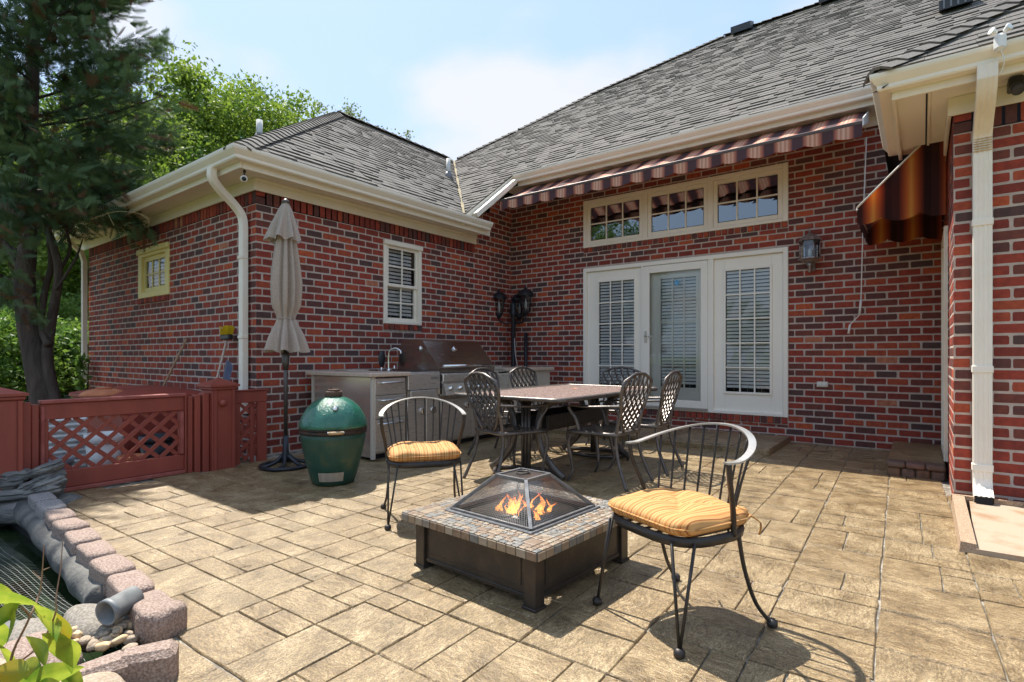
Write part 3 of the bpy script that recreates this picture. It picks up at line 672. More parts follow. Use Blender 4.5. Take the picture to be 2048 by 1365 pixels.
PVI = []; rp = random.Random(3); PM = .366; PR = R(1.6); cP, sP = math.cos(PR), math.sin(PR)
def inpatio(x, y):
    if y > .05 or x > 9.4 or y < -11.5: return False
    if x < .22 or (x < -.02): return False
    if y > -4.5 and x < -.05: return False
    if x > 5.86 and y > -2.33: return False
    if x < 3.42 and y < -6.44-.05*(x-.4): return False
    if y < -6.68 and x < 3.40+(-6.70-y)*.72: return False
    return True
def paver(a0, b0, a1, b1):
    g_ = .0065; a0 += g_/2; a1 -= g_/2; b0 += g_/2; b1 -= g_/2
    a, b = (a0+a1)/2, (b0+b1)/2; x, y = 5.43+a*cP-b*sP, -2.5+a*sP+b*cP
    if not inpatio(x, y): return
    lx, ly = a1-a0, b1-b0; h = .010+rp.uniform(-.001,.001); z = -.0102
    m = Matrix(((cP*lx,-sP*ly,0,x),(sP*lx,cP*ly,0,y),(0,0,h,z),(0,0,0,1)))
    PVI.append((PATIO, 'pv%d' % rp.randrange(5), m, rp.choice(PV), Vector((0,0,1)), lx*ly))
for i in range(-16, 13):
    for j in range(-26, 9):
        a, b, k = i*PM, j*PM, rp.random(); q = rp.choice((1/3, 2/3, .5)); A = (a, b, a+PM, b+PM)
        if k < .20: paver(*A)
        elif k < .50: paver(a, b, a+PM, b+PM*q); paver(a, b+PM*q, a+PM, b+PM)
        elif k < .64: paver(a, b, a+PM*q, b+PM); paver(a+PM*q, b, a+PM, b+PM)
        elif k < .84: paver(a, b, a+PM, b+PM*q); r2 = rp.choice((.4,.6)); paver(a, b+PM*q, a+PM*r2, b+PM); paver(a+PM*r2, b+PM*q, a+PM, b+PM)
        else: r2 = rp.choice((.35,.65)); paver(a, b, a+PM*r2, b+PM); paver(a+PM*r2, b, a+PM, b+PM*q); paver(a+PM*r2, b+PM*q, a+PM, b+PM)
pieces('paver', PVI, 300, 'distant_pavers')
# doorstep slab and side step
ds = thing('doorstep', 'low stone-look concrete step below the patio doors', 'step', (2.9,-.6,0))
mb = MB(); mb.bbox((1.25,-1.16,-.01),(4.335,0,.062),.012); mb.build('slab', 'paver_c', ds)
for i in range(8):
    mb = MB(); mb.bbox((1.26+i*.385,-1.15,.0625),(1.26+i*.385+.375,-.02,.068),.003); mb.build('slab_tile', PV[i % 4], ds)
mat('stepstone', (.20,.12,.075), (.12,.075,.05), rough=.7, scale=14, bump=.5, bscale=60); mat('stepstone_b', (.15,.10,.08), (.10,.07,.055), rough=.6, scale=14, bump=.5, bscale=60); mat('stepstone_c', (.17,.095,.08), (.11,.07,.06), rough=.6, scale=14, bump=.4, bscale=60)
ss = thing('side_step', 'small raised step of worn bricks in the shaded corner', 'step', (5.6,-.9,0))
mb = MB(); mb.bbox((5.39,-1.50,-.01),(5.80,-.06,.072),.006); mb.build('core', 'joint', ss)
for i in range(4):
    mb = MB(); mb.bbox((5.385+i*.105,-1.545,-.008),(5.385+i*.105+.096,-1.50,.072),.01); mb.build('brick', ['stepstone','stepstone_b','stepstone','stepstone_b'][i], ss)
for i in range(3):
    mb = MB(); mb.bbox((5.378+i*.142,-1.560,.074),(5.378+i*.142+.138,-1.36,.122),.012); mb.build('coping', ['stepstone_b','stepstone_c','stepstone_b'][i], ss)
mb = MB(); mb.bbox((5.38,-1.355,.072),(5.80,-.06,.117),.006); mb.build('tread', 'paver_c', ss)
# splash block
mat('aggregate', (.30,.21,.14), (.50,.39,.28), rough=.9, scale=160, ramp=(.4,.6), col3=(.38,.24,.145), bump=.8, bscale=200, bdist=.006, detail=3)
mat('agg_rust', (.30,.17,.085), (.42,.33,.24), rough=.9, scale=5, ramp=(.28,.5), detail=12, bump=.8, bscale=200, bdist=.006)
sb = thing('splash_block', 'pebbled concrete splash block under the front downspout', 'splash block', (6.0,-3.0,0))
mb = MB(); x0, x1, y0, y1 = 5.80, 6.30, -3.62, -2.50
mb.add([(x0,y0,0),(x1,y0,0),(x1,y1,0),(x0,y1,0),(x0+.07,y0,.028),(x1-.07,y0,.028),(x1-.10,y1,.06),(x0+.10,y1,.06)], [(4,5,6,7),(0,1,5,4),(2,3,7,6)]); mb.build('tray', 'agg_rust', sb)
for xa, xb in ((x0, x0+.085), (x1-.085, x1)):
    mb = MB(); mb.add([(xa,y0,0),(xb,y0,0),(xb,y1,0),(xa,y1,0),(xa+.006,y0+.01,.055),(xb-.012,y0+.01,.050),(xb-.012,y1,.088),(xa+.006,y1,.09)], [(0,1,5,4),(1,2,6,5),(2,3,7,6),(3,0,4,7),(4,5,6,7)]); mb.build('rim', 'aggregate', sb)
mb = MB(); mb.add([(x0,y1-.02,0),(x1,y1-.02,0),(x1,y1,0),(x0,y1,0),(x0,y1-.03,.09),(x1,y1-.03,.09),(x1,y1,.09),(x0,y1,.09)], [(0,1,5,4),(4,5,6,7),(2,3,7,6),(1,2,6,5),(3,0,4,7)]); mb.build('rim', 'aggregate', sb)
# ================================================================ furniture
mat('castmetal', (.15,.130,.118), (.095,.084,.078), rough=.38, metal=.55, scale=14, bump=.15, bscale=90)
mat('darkiron', (.035,.032,.030), (.05,.045,.042), rough=.45, metal=.5, scale=20, bump=.1)
mat('greyband', (.50,.48,.45), (.38,.36,.34), rough=.38, metal=.65, scale=10)
mat('tabletop_metal', (.13,.072,.056), (.36,.27,.24), rough=.6, metal=.0, scale=70, ramp=(.42,.60), spec=.25, bump=.25, bscale=110)
# ---- cast dining chairs (local: faces -Y, origin on the ground below the seat)
def wz(z):   # half width of the back at height z
    pts = ((.44,.085),(.50,.140),(.60,.195),(.72,.240),(.80,.256),(.86,.245),(.90,.185),(.915,.0))
    for (a, wa), (b, wb_) in zip(pts, pts[1:]):
        if a <= z <= b: return wa+(wb_-wa)*(z-a)/(b-a)
    return 0
def by(z): return .205+.17*(z-.42)+.10*(z-.42)**2      # rake of the back
def make_dining_chair(label):
    t = thing('dining_chair', label, 'chair', group='cast metal chairs around the dining table')
    def L_(o): return local(o, t)
    # seat
    def seatpt(u, v): hw = .205+.035*(1-v); return ((2*u-1)*hw, -.225+v*.43-(.018*math.cos((2*u-1)*1.5) if v < .01 else 0), .425-.012*math.sin(u*math.pi)*math.sin(v*math.pi))
    mb = MB(); ring = [seatpt(u, 0) for u in np.linspace(0,1,7)]+[seatpt(1, v) for v in np.linspace(.15,1,5)]+[seatpt(u, 1) for u in np.linspace(.85,0,6)]+[seatpt(0, v) for v in np.linspace(.85,.15,4)]
    mb.tube(ring, .017, 6, closed=True); L_(mb.build('seat_frame', 'castmetal'))
    mb = MB(); n = 7
    for k in range(-n, n+1):
        for sg in (1, -1):
            pts = []
            for i in range(13):
                v = i/12; u = .5+k/7.5+sg*(v-.5)*.95+.10*math.sin(v*math.pi)*(1 if k > 0 else -1)
                if .015 < u < .985: pts.append(seatpt(u, v))
                elif len(pts) > 1: break
            if len(pts) > 1: mb.tube(pts, .0105, 4, smooth=False, flat=(.55,1.3))
    so_ = L_(mb.build('seat', 'castmetal'))
    # back frame and weave
    zs_ = np.linspace(.44,.905,12); mb = MB()
    path = [(wz(z), by(z), z) for z in zs_]+[(.09,by(.915),.916),(0,by(.92),.922),(-.09,by(.915),.916)]+[(-wz(z), by(z), z) for z in zs_[::-1]]
    mb.tube(path, .0145, 6); L_(mb.build('back_frame', 'castmetal'))
    mb = MB()
    for k in range(-7, 8):
        for sg in (1, -1):
            pts = []
            for i in range(21):
                z = .455+i*.0225; x = k*.082+sg*(.40*math.sin((z-.45)/.46*1.45)-.22)
                if abs(x) < wz(z)-.006: pts.append((x, by(z)+.004*sg, z))
                elif len(pts) > 1: break
                else: pts = []
            if len(pts) > 1: mb.tube(pts, .0105, 4, smooth=False, flat=(1.15,.65))
    L_(mb.build('backrest', 'castmetal'))
    for sx in (-1, 1):
        mb = MB(); mb.tube(smoothpath([(sx*.222,-.20,.425),(sx*.235,-.235,.33),(sx*.225,-.215,.20),(sx*.215,-.205,.09),(sx*.235,-.245,.0)],4), [.020-.0006*i for i in range(17)], 6); L_(mb.build('leg', 'castmetal'))
        mb = MB(); mb.tube(smoothpath([(sx*.200,by(.70),.70),(sx*.198,.20,.43),(sx*.205,.215,.25),(sx*.225,.27,.10),(sx*.240,.315,.0)],4), .0155, 6); L_(mb.build('leg', 'castmetal'))
        mb = MB(); mb.tube(smoothpath([(sx*.205,by(.66),.66),(sx*.245,.12,.655),(sx*.262,-.05,.645),(sx*.258,-.19,.650),(sx*.25,-.215,.62),(sx*.235,-.16,.54),(sx*.225,-.13,.43)],4), .0135, 6, flat=(.8,1.25)); L_(mb.build('armrest', 'castmetal'))
    return t
dc = make_dining_chair('dark cast metal armchair at the near end of the table, beside the bistro chair')
dc.location = (2.77,-3.71,0); dc.rotation_euler = (0,0,R(180-18))
for loc, rz, lb in (((3.47,-3.25,0),-92,'nearer of two cast metal chairs with backs to the brick corner, facing the grill'), ((3.50,-2.56,0),-86,'farther of two cast metal chairs along the table side nearest the brick corner'),
                    ((2.66,-1.52,0),4,'cast metal chair at the far end of the table, against the patio doors'), ((2.02,-2.80,0),92,'cast metal chair between the table and the gas grill knobs'),
                    ((2.02,-2.07,0),88,'cast metal chair in front of the small stone counter by the lamp post')):
    dup(dc, loc, R(rz), lb)
# ---- dining table
tb = thing('dining_table', 'rectangular cast metal dining table with openwork top on curved legs', 'table', (2.80,-2.87,0))
tx0, tx1, ty0, ty1, tz = 2.20, 3.41, -3.87, -1.87, .715
def rrect(x0, y0, x1, y1, r, n=5):
    o = []
    for cx_, cy_, a0 in ((x1-r,y0+r,-90),(x1-r,y1-r,0),(x0+r,y1-r,90),(x0+r,y0+r,180)):
        for i in range(n+1): a = R(a0+90*i/n); o.append((cx_+r*math.cos(a), cy_+r*math.sin(a)))
    return o
mb = MB(); mb.tube([(x, y, tz) for x, y in rrect(tx0+.016,ty0+.016,tx1-.016,ty1-.016,.10)], .018, 8, closed=True); rr_ = rrect(tx0+.03,ty0+.03,tx1-.03,ty1-.03,.09); ri = rrect(tx0+.085,ty0+.085,tx1-.085,ty1-.085,.06)
k = len(rr_); mb.add([(x,y,tz+.012) for x, y in rr_]+[(x,y,tz+.012) for x, y in ri]+[(x,y,tz-.006) for x, y in rr_]+[(x,y,tz-.006) for x, y in ri], [(i,(i+1) % k,k+(i+1) % k,k+i) for i in range(k)]+[(2*k+i,3*k+i,3*k+(i+1) % k,2*k+(i+1) % k) for i in range(k)]+[(k+i,k+(i+1) % k,3*k+(i+1) % k,3*k+i) for i in range(k)])
mb.build('table_rim', 'castmetal', tb)
mb = MB(); x0, x1, y0, y1 = tx0+.075, tx1-.075, ty0+.075, ty1-.075
def clipseg(c, sg):
    pts = []
    for t_ in np.linspace(0,1,200):
        y = y0+(y1-y0)*t_; x = c+sg*(y-y0)
        if x0 <= x <= x1: pts.append((x, y))
    return (pts[0], pts[-1]) if len(pts) > 1 else None
pit = .058
for sg in (1,-1):
    c = x0-(y1-y0) if sg == 1 else x0
    while c < (x1 if sg == 1 else x1+(y1-y0)):
        q = clipseg(c, sg); c += pit
        if q:
            (ax, ay), (bx, by_) = q; d = Vector((bx-ax, by_-ay, 0))
            if d.length < .02: continue
            s_ = Vector((-d.y, d.x, 0)).normalized()*.0155; z = tz+.006+(.003 if sg == 1 else 0); a, b = Vector((ax,ay,z)), Vector((bx,by_,z)); h = Vector((0,0,.009))
            mb.add([a-s_, a+s_, b+s_, b-s_, a-s_-h, a+s_-h, b+s_-h, b-s_-h], [(0,3,2,1),(0,1,5,4),(2,3,7,6),(1,2,6,5),(3,0,4,7),(4,5,6,7)])
mb.build('table_top', 'tabletop_metal', tb)
for cy_ in (-3.50,-2.22):
    for sx in (-1,1):
        mb = MB(); mb.tube(smoothpath([(2.80+sx*.36,cy_,tz-.02),(2.80+sx*.20,cy_,.62),(2.80+sx*.13,cy_,.44),(2.80+sx*.17,cy_,.24),(2.80+sx*.30,cy_,.09),(2.80+sx*.40,cy_,.025)],5), [.026]*26, 8, flat=(1.3,.8)); mb.build('leg', 'castmetal', tb)
    mb = MB(); mb.tube([(2.80+.33*math.cos(a), cy_+.20*math.sin(a), .020) for a in np.linspace(0,2*math.pi,21)[:-1]], .02, 6, closed=True); mb.build('foot_ring', 'castmetal', tb)
    mb = MB(); mb.bbox((2.55,cy_-.03,tz-.05),(3.05,cy_+.03,tz-.008),.008); mb.build('cross_bar', 'castmetal', tb)
    mb = MB()
    for dx in (-.035,0,.035): mb.tube([(2.80+dx,cy_,.02),(2.80+dx,cy_,tz-.03)], .016, 6)
    mb.build('pedestal_post', 'castmetal', tb)
mb = MB(); mb.bbox((2.62,-3.42,.40),(2.98,-2.30,.412),.003)
for xx in (2.62, 2.97): mb.bbox((xx,-3.42,.412),(xx+.012,-2.30,.535),.003)
for yy in (-3.42,-2.31): mb.bbox((2.634,yy,.413),(2.968,yy+.012,.53),.003)
mb.build('lower_tray', 'darkiron', tb)
lf = MB(); lf.add([(2.77,-2.66,.730),(2.80,-2.635,.737),(2.84,-2.645,.731),(2.80,-2.68,.733)], [(0,1,2,3)]); mat('dryleaf', (.55,.16,.03), rough=.7); tag(lf.build('fallen_leaf', 'dryleaf'), 'single orange leaf lying on the dining table', 'leaf')
# ---- bistro chairs (local: faces -Y)
def band(a): return (.275*math.cos(a), .02+.265*math.sin(a), .675+.095*max(0, math.sin(a))**1.3)
def make_bistro(label):
    t = thing('bistro_chair', label, 'chair', group='iron chairs by the fire pit')
    L_ = lambda o: local(o, t)
    mb = MB(); A = np.linspace(R(-12), R(192), 37); n = len(A); v = []
    for a in A:
        x, y, z = band(a); ra = Vector((math.cos(a), math.sin(a), 0)); c = Vector((x,y,z))
        for d, h in ((-.014,-.003),(.014,-.003),(.014,.004),(-.014,.004)): v.append(c+ra*d+Vector((0,0,h)))
    mb.add(v, [(i*4+j, i*4+(j+1) % 4, (i+1)*4+(j+1) % 4, (i+1)*4+j) for i in range(n-1) for j in range(4)]+[(0,1,2,3),(n*4-4,n*4-1,n*4-2,n*4-3)], False); L_(mb.build('back_rail', 'greyband', fix=True))
    ring = []
    for i in range(32):
        a = 2*math.pi*i/32; c, s = math.cos(a), math.sin(a); ex = .62
        ring.append((.235*math.copysign(abs(c)**ex, c), .215*math.copysign(abs(s)**(ex if s < 0 else .9), s), .385))
    mb = MB(); mb.tube(ring, .0135, 6, closed=True, flat=(1.6,.7)); L_(mb.build('seat_frame', 'darkiron'))
    mb = MB()
    for k in range(-3,4): mb.tube([(k*.055,-.205,.385),(k*.055,.205*math.cos(k*.28),.385)], .0055, 4)
    L_(mb.build('seat_grid', 'darkiron'))
    for k in range(10):
        a = R(28+124*k/9); x, y, z = band(a); b = (.205*math.cos(R(20+140*k/9)), .205*math.sin(R(20+140*k/9)), .387)
        mb = MB(); mb.tube(smoothpath([b, (b[0]*.75+x*.25+.0, b[1]*.7+y*.3, .50), (x, y, z-.003)], 4), .0050, 5); L_(mb.build('spindle', 'darkiron'))
    for sx in (-1,1):
        e = band(R(-9) if sx > 0 else R(189))
        mb = MB(); mb.tube(smoothpath([(e[0],e[1],e[2]),(sx*.268,-.01,.60),(sx*.245,.035,.48),(sx*.235,.05,.385)],4), .0095, 6, flat=(1.3,.8)); L_(mb.build('arm_support', 'darkiron'))
        mb = MB(); f = (sx*.235,-.235,.012); mb.tube([(sx*.175,-.212,.385), f], .0062, 6); mb.tube([(sx*.228,-.150,.385), f], .0062, 6); mb.lathe([(.012,.032),(.021,.022),(.021,.006),(.014,.0)][::-1], 10, f[:2]); L_(mb.build('leg', 'darkiron'))
        mb = MB(); mb.tube(smoothpath([(sx*.225,.09,.385),(sx*.225,.125,.24),(sx*.235,.18,.10),(sx*.255,.25,.012)],5), .0085, 6); mb.lathe([(.014,.0),(.021,.006),(.021,.022),(.012,.032)], 10, (sx*.255,.25)); L_(mb.build('leg', 'darkiron'))
    return t
# striped cushion
def stripes(name, dirv, period, stops, trans=0., rough=.85, scale_noise=0.):
    m = bpy.data.materials.new(name); m.use_nodes = True; t = m.node_tree; L = t.links.new; b = t.nodes['Principled BSDF']; b.inputs['Roughness'].default_value = rough
    tcn = t.nodes.new('ShaderNodeTexCoord'); vm = t.nodes.new('ShaderNodeVectorMath'); vm.operation = 'DOT_PRODUCT'; vm.inputs[1].default_value = dirv; L(tcn.outputs['Object'], vm.inputs[0])
    d = t.nodes.new('ShaderNodeMath'); d.operation = 'DIVIDE'; d.inputs[1].default_value = period; L(vm.outputs['Value'], d.inputs[0])
    fr = t.nodes.new('ShaderNodeMath'); fr.operation = 'FRACT'; L(d.outputs[0], fr.inputs[0])
    r = t.nodes.new('ShaderNodeValToRGB'); e = r.color_ramp.elements; e[0].position = stops[0][0]; e[0].color = (*stops[0][1],1); e[1].position = stops[-1][0]; e[1].color = (*stops[-1][1],1)
    for p, c in stops[1:-1]: q = e.new(p); q.color = (*c,1)
    L(fr.outputs[0], r.inputs[0]); L(r.outputs[0], b.inputs['Base Color'])
    n = t.nodes.new('ShaderNodeTexNoise'); n.inputs['Scale'].default_value = 420; L(tcn.outputs['Object'], n.inputs['Vector']); bp = t.nodes.new('ShaderNodeBump'); bp.inputs['Strength'].default_value = .25; bp.inputs['Distance'].default_value = .002; L(n.outputs[0], bp.inputs['Height']); L(bp.outputs[0], b.inputs['Normal'])
    if trans:
        tr = t.nodes.new('ShaderNodeBsdfTranslucent'); L(r.outputs[0], tr.inputs[0]); ms = t.nodes.new('ShaderNodeMixShader'); ms.inputs[0].default_value = trans; L(b.outputs[0], ms.inputs[1]); L(tr.outputs[0], ms.inputs[2]); L(ms.outputs[0], t.nodes['Material Output'].inputs[0])
    M[name] = m
stripes('cushion', (1,0,0), .052, [(0,(.50,.235,.070)),(.13,(.56,.31,.11)),(.17,(.26,.085,.02)),(.22,(.26,.085,.02)),(.26,(.52,.26,.08)),(.43,(.58,.34,.135)),(.48,(.34,.125,.03)),(.53,(.54,.29,.10)),(.66,(.58,.33,.125)),(.72,(.43,.17,.042)),(.80,(.49,.22,.062)),(.85,(.28,.09,.022)),(.90,(.52,.26,.08)),(1,(.50,.235,.070))])
def make_cushion(label, seed):
    rn = random.Random(seed)
    t = thing('seat_cushion', label, 'cushion', group='striped seat cushions')
    mb = MB(); nu, nv = 44, 30; ph = rn.random()*6
    def sup(c, e): return math.copysign(abs(c)**e, c)
    tuft = [(-.09,-.075),(.09,-.075),(-.09,.085),(.09,.085)]
    def fn(u, v):
        a = 2*math.pi*u; b = -math.pi/2+math.pi*v; cb = max(0, math.cos(b))**.38; e = .34
        x = .232*cb*sup(math.cos(a), e); y = .218*cb*sup(math.sin(a), e)*(1.0 if math.sin(a) < 0 else .98)
        if y > 0: x *= 1-.10*(y/.218)**2
        z = .435+.042*sup(math.sin(b), .8)
        if b > 0:
            for tx_, ty_ in tuft: z -= .016*math.exp(-((x-tx_)**2+(y-ty_)**2)/.0011)
            z += .008*math.sin(x*23+ph)*math.cos(y*19+ph)
            z -= .010*math.exp(-(x*x+y*y)/.004)
        ed = 1+.012*math.sin(a*9+ph)*cb
        return (x*ed, y*ed, z)
    mb.grid(fn, nu, nv, closeu=True); local(mb.build('pad', 'cushion'), t)
    mb = MB(); mb.tube([(.2335*sup(math.cos(a),.34)*(1 if math.sin(a) < 0 else 1-.10*abs(math.sin(a))), .2185*sup(math.sin(a),.34), .436) for a in np.linspace(0,2*math.pi,61)[:-1]], .0045, 5, closed=True); local(mb.build('piping', 'cushion'), t)
    for sx in (-1,1): mb = MB(); mb.tube(smoothpath([(sx*.19,.205,.43),(sx*.215,.235,.40),(sx*.20,.245,.35)],4), .004, 4); local(mb.build('tie', 'cushion'), t)
    return t
b1 = make_bistro('iron bistro chair with arched back standing between the green grill and the fire pit'); b1.location = (2.98,-4.93,0); b1.rotation_euler = (0,0,R(51))
b2 = dup(b1, (4.83,-5.26,0), R(-24), 'iron bistro chair with arched back standing nearest the camera, in full sun')
c1 = make_cushion('orange striped cushion on the bistro chair beside the green grill', 1); c1.location = (2.98,-4.93,0); c1.rotation_euler = (0,0,R(51))
c2 = make_cushion('orange striped cushion on the bistro chair right of the fire pit', 2); c2.location = (4.83,-5.26,0); c2.rotation_euler = (0,0,R(-24))
# ---- fire pit
TI = ['tile_a','tile_b','tile_c','tile_d','tile_e']
for k, a, b in zip(TI, ((.27,.21,.145),(.22,.195,.16),(.30,.25,.19),(.22,.155,.105),(.19,.18,.16)), ((.24,.17,.11),(.17,.155,.135),(.27,.22,.16),(.17,.11,.07),(.13,.13,.125))): mat(k, a, b, rough=.5, scale=30, bump=.4, bscale=120, bdist=.003)
mat('grout', (.10,.085,.07), rough=.9)
mat('pitmetal', (.036,.030,.025), (.085,.062,.042), rough=.42, metal=.35, scale=9, ramp=(.45,.8), bump=.15, bscale=80)
mat('guardmetal', (.16,.16,.165), (.23,.23,.235), rough=.42, metal=.7, scale=30)
fp = thing('fire_pit', 'square fire pit table with slate mosaic rim and dark metal base', 'fire pit', (3.99,-5.19,0), R(-4))
L_ = lambda o: local(o, fp)
HR, HI, ZT = .44, .275, .276; rt = random.Random(21)
mb = MB(); mb.bbox((-HR,-HR,ZT-.04),(HR,-HI,ZT-.004),.004); mb.bbox((-HR,HI,ZT-.04),(HR,HR,ZT-.004),.004); mb.bbox((-HR,-HI,ZT-.041),(-HI,HI,ZT-.0045),.004); mb.bbox((HI,-HI,ZT-.041),(HR,HI,ZT-.0045),.004); rim = L_(mb.build('rim', 'grout'))
TILES = []
def tile(x0, y0, x1, y1, z0=ZT-.006, z1=ZT+.002):
    g_ = .0022; mb = MB(); j = lambda: rt.uniform(-.0012,.0012)
    p = [(x0+g_+j(),y0+g_+j()),(x1-g_+j(),y0+g_+j()),(x1-g_+j(),y1-g_+j()),(x0+g_+j(),y1-g_+j())]; e = .0025
    cx_, cy_ = (x0+x1)/2, (y0+y1)/2; zz = z1+rt.uniform(-.0006,.0008)
    v = [(x,y,z0) for x, y in p]+[(x,y,zz-.0015) for x, y in p]+[(x+math.copysign(e,cx_-x), y+math.copysign(e,cy_-y), zz) for x, y in p]
    mb.add(v, [(8,9,10,11)]+[(r*4+i, r*4+(i+1) % 4, (r+1)*4+(i+1) % 4, (r+1)*4+i) for r in (0,1) for i in range(4)]); o = mb.build('tile', rt.choice(TI)); o.parent = rim; return o
def ring_row(h0, h1, n):
    # a row of n tiles along each side between the half sizes h0 < h1
    for s_ in range(4):
        for i in range(n):
            a, b = -h1+(h1+h0)*i/n, -h1+(h1+h0)*(i+1)/n
            q = [(a,-h1,b,-h0), (h0,a,h1,b), (-b,h0,-a,h1), (-h1,-b,-h0,-a)][s_]; tile(*q)
ring_row(.410,.440,23); ring_row(.382,.410,15); ring_row(.308,.382,10); ring_row(.277,.308,17)
mb = MB()   # diamond inlays of the middle row, thin strips of grout between them
for s_ in range(4):
    for i in range(2, 20):
        x = -.36+.0335*i; p = [(x,-.362),(x+.028,-.339),(x,-.318),(x-.028,-.339)] if i % 2 else [(x,-.357),(x+.018,-.340),(x,-.323),(x-.018,-.340)]
        c_, n_ = [(1,0),(0,1),(-1,0),(0,-1)][s_]; v = [(a*c_-b*n_, a*n_+b*c_, ZT+.0036) for a, b in p]
        mb.mi = rt.randrange(5); mb.add(v, [(0,1,2,3)])
ob = mb.build('inlay', TI); ob.parent = rim; ob['kind'] = 'stuff'
for s_ in range(4):          # edge tiles down the side of the rim
    M4 = Matrix.Rotation(s_*math.pi/2, 4, 'Z')
    for i in range(16):
        a = -.438+.876*i/16; mb = MB(); mb.bbox((a+.002,-.4445,ZT-.038),(a+.876/16-.002,-.4395,ZT-.003),.002); mb.xform(M4); o = mb.build('tile', rt.choice(TI)); o.parent = rim
    mb = MB(); mb.bbox((-.345,-.372,.045),(.345,-.360,ZT-.042),.003); mb.bbox((-.30,-.3765,.085),(.30,-.3725,ZT-.065),.003); mb.bbox((-.345,-.378,.035),(.345,-.362,.055),.003); mb.xform(M4); L_(mb.build('side_panel', 'pitmetal'))
    mb = MB(); mb.bbox((.325,-.390,.012),(.390,-.325,ZT-.041),.003); mb.bbox((.318,-.397,.0),(.397,-.318,.014),.003); mb.xform(M4); L_(mb.build('leg', 'pitmetal'))
mb = MB(); mb.lathe([(.02,.10),(.16,.115),(.24,.17),(.272,ZT-.03),(.278,ZT-.01)], 24); mb.v = [(x,y,z) for x, y, z in mb.v]; L_(mb.build('fire_bowl', 'pitmetal'))
mb = MB()
for s_ in range(4):
    st_ = len(mb.v); mb.bbox((-HI-.012,-HI-.012,ZT-.002),(HI-.012,-HI+.014,ZT+.010),.003); mb.xform(Matrix.Rotation(s_*math.pi/2, 4, 'Z'), st_)
L_(mb.build('inner_frame', 'guardmetal'))
# spark guard: pyramid of wire mesh with a flat top
GB, GT, Z0, Z1 = .262, .098, ZT+.012, .455
gd = L_(MB().bbox((-GT,-GT,Z1-.004),(-GT+.022,-GT+.022,Z1)).build('spark_guard', 'guardmetal'))
mb = MB()
for s_ in range(4):
    st_ = len(mb.v)
    mb.tube([(-GB,-GB,Z0),(GB,-GB,Z0)], .011, 4, smooth=False); mb.tube([(-GT,-GT,Z1),(GT,-GT,Z1)], .011, 4, smooth=False); mb.tube([(-GB,-GB,Z0),(-GT,-GT,Z1)], .0115, 4, smooth=False)
    mb.xform(Matrix.Rotation(s_*math.pi/2, 4, 'Z'), st_)
o = mb.build('guard_frame', 'guardmetal'); o.parent = gd
mb = MB(); wr = .0008
def lerp3(a, b, t): return tuple(a[i]+(b[i]-a[i])*t for i in range(3))
for s_ in range(4):
    st_ = len(mb.v); nA = 46
    for i in range(nA+1):
        t = i/nA; mb.tube([(-GB+2*GB*t,-GB,Z0), (-GT+2*GT*t,-GT,Z1)], wr, 3, cap=False, smooth=False)
    for i in range(1, 24):
        t = i/24; a = lerp3((-GB,-GB,Z0),(-GT,-GT,Z1),t); b = lerp3((GB,-GB,Z0),(GT,-GT,Z1),t); mb.tube([a,b], wr, 3, cap=False, smooth=False)
    mb.xform(Matrix.Rotation(s_*math.pi/2, 4, 'Z'), st_)
for i in range(1, 22):
    x = -GT+2*GT*i/22; mb.tube([(x,-GT,Z1),(x,GT,Z1)], wr, 3, cap=False, smooth=False); mb.tube([(-GT,x,Z1+.002),(GT,x,Z1+.002)], wr, 3, cap=False, smooth=False)
mat('wire', (.30,.29,.28), rough=.4, metal=.7)
o = mb.build('wire_mesh', 'wire'); o.parent = gd; o['kind'] = 'stuff'
mb = MB(); mb.tube([(.034*math.cos(a), .034*math.sin(a), Z1+.012) for a in np.linspace(0.3,2*math.pi,22)], .0045, 6); o = mb.build('ring_handle', 'darkiron'); o.parent = gd
# logs and flames
mat('charlog', (.020,.016,.014), (.09,.06,.045), rough=.95, scale=18, ramp=(.45,.7), bump=.8, bscale=60, bdist=.01)
emat('ember', (1,.16,.02), 5.0)
m = emat('flame', (1,.42,.10), 3.0); t = m.node_tree; t.nodes.clear(); Lk = t.links.new
o_ = t.nodes.new('ShaderNodeOutputMaterial'); em = t.nodes.new('ShaderNodeEmission'); trn = t.nodes.new('ShaderNodeBsdfTransparent'); mxs = t.nodes.new('ShaderNodeMixShader')
tcn = t.nodes.new('ShaderNodeTexCoord'); sp_ = t.nodes.new('ShaderNodeSeparateXYZ'); Lk(tcn.outputs['Generated'], sp_.inputs[0])
nz_ = t.nodes.new('ShaderNodeTexNoise'); nz_.inputs['Scale'].default_value = 5.5; Lk(tcn.outputs['Generated'], nz_.inputs['Vector'])
rp_ = t.nodes.new('ShaderNodeValToRGB'); e = rp_.color_ramp.elements; e[0].position = 0; e[0].color = (1,.80,.48,1); e[1].position = 1; e[1].color = (.75,.12,.015,1); q = e.new(.40); q.color = (1,.42,.09,1)
Lk(sp_.outputs[2], rp_.inputs[0]); Lk(rp_.outputs[0], em.inputs[0]); em.inputs[1].default_value = 1.9
ar = t.nodes.new('ShaderNodeValToRGB'); ar.color_ramp.elements[0].position = .38; ar.color_ramp.elements[1].position = .62; Lk(nz_.outputs[0], ar.inputs[0])
mu = t.nodes.new('ShaderNodeMath'); mu.operation = 'MULTIPLY'; mu.inputs[1].default_value = .48; Lk(ar.outputs[0], mu.inputs[0]); ad_ = t.nodes.new('ShaderNodeMath'); ad_.operation = 'ADD'; ad_.inputs[1].default_value = .04; Lk(mu.outputs[0], ad_.inputs[0])
Lk(ad_.outputs[0], mxs.inputs[0]); Lk(trn.outputs[0], mxs.inputs[1]); Lk(em.outputs[0], mxs.inputs[2]); Lk(mxs.outputs[0], o_.inputs[0])
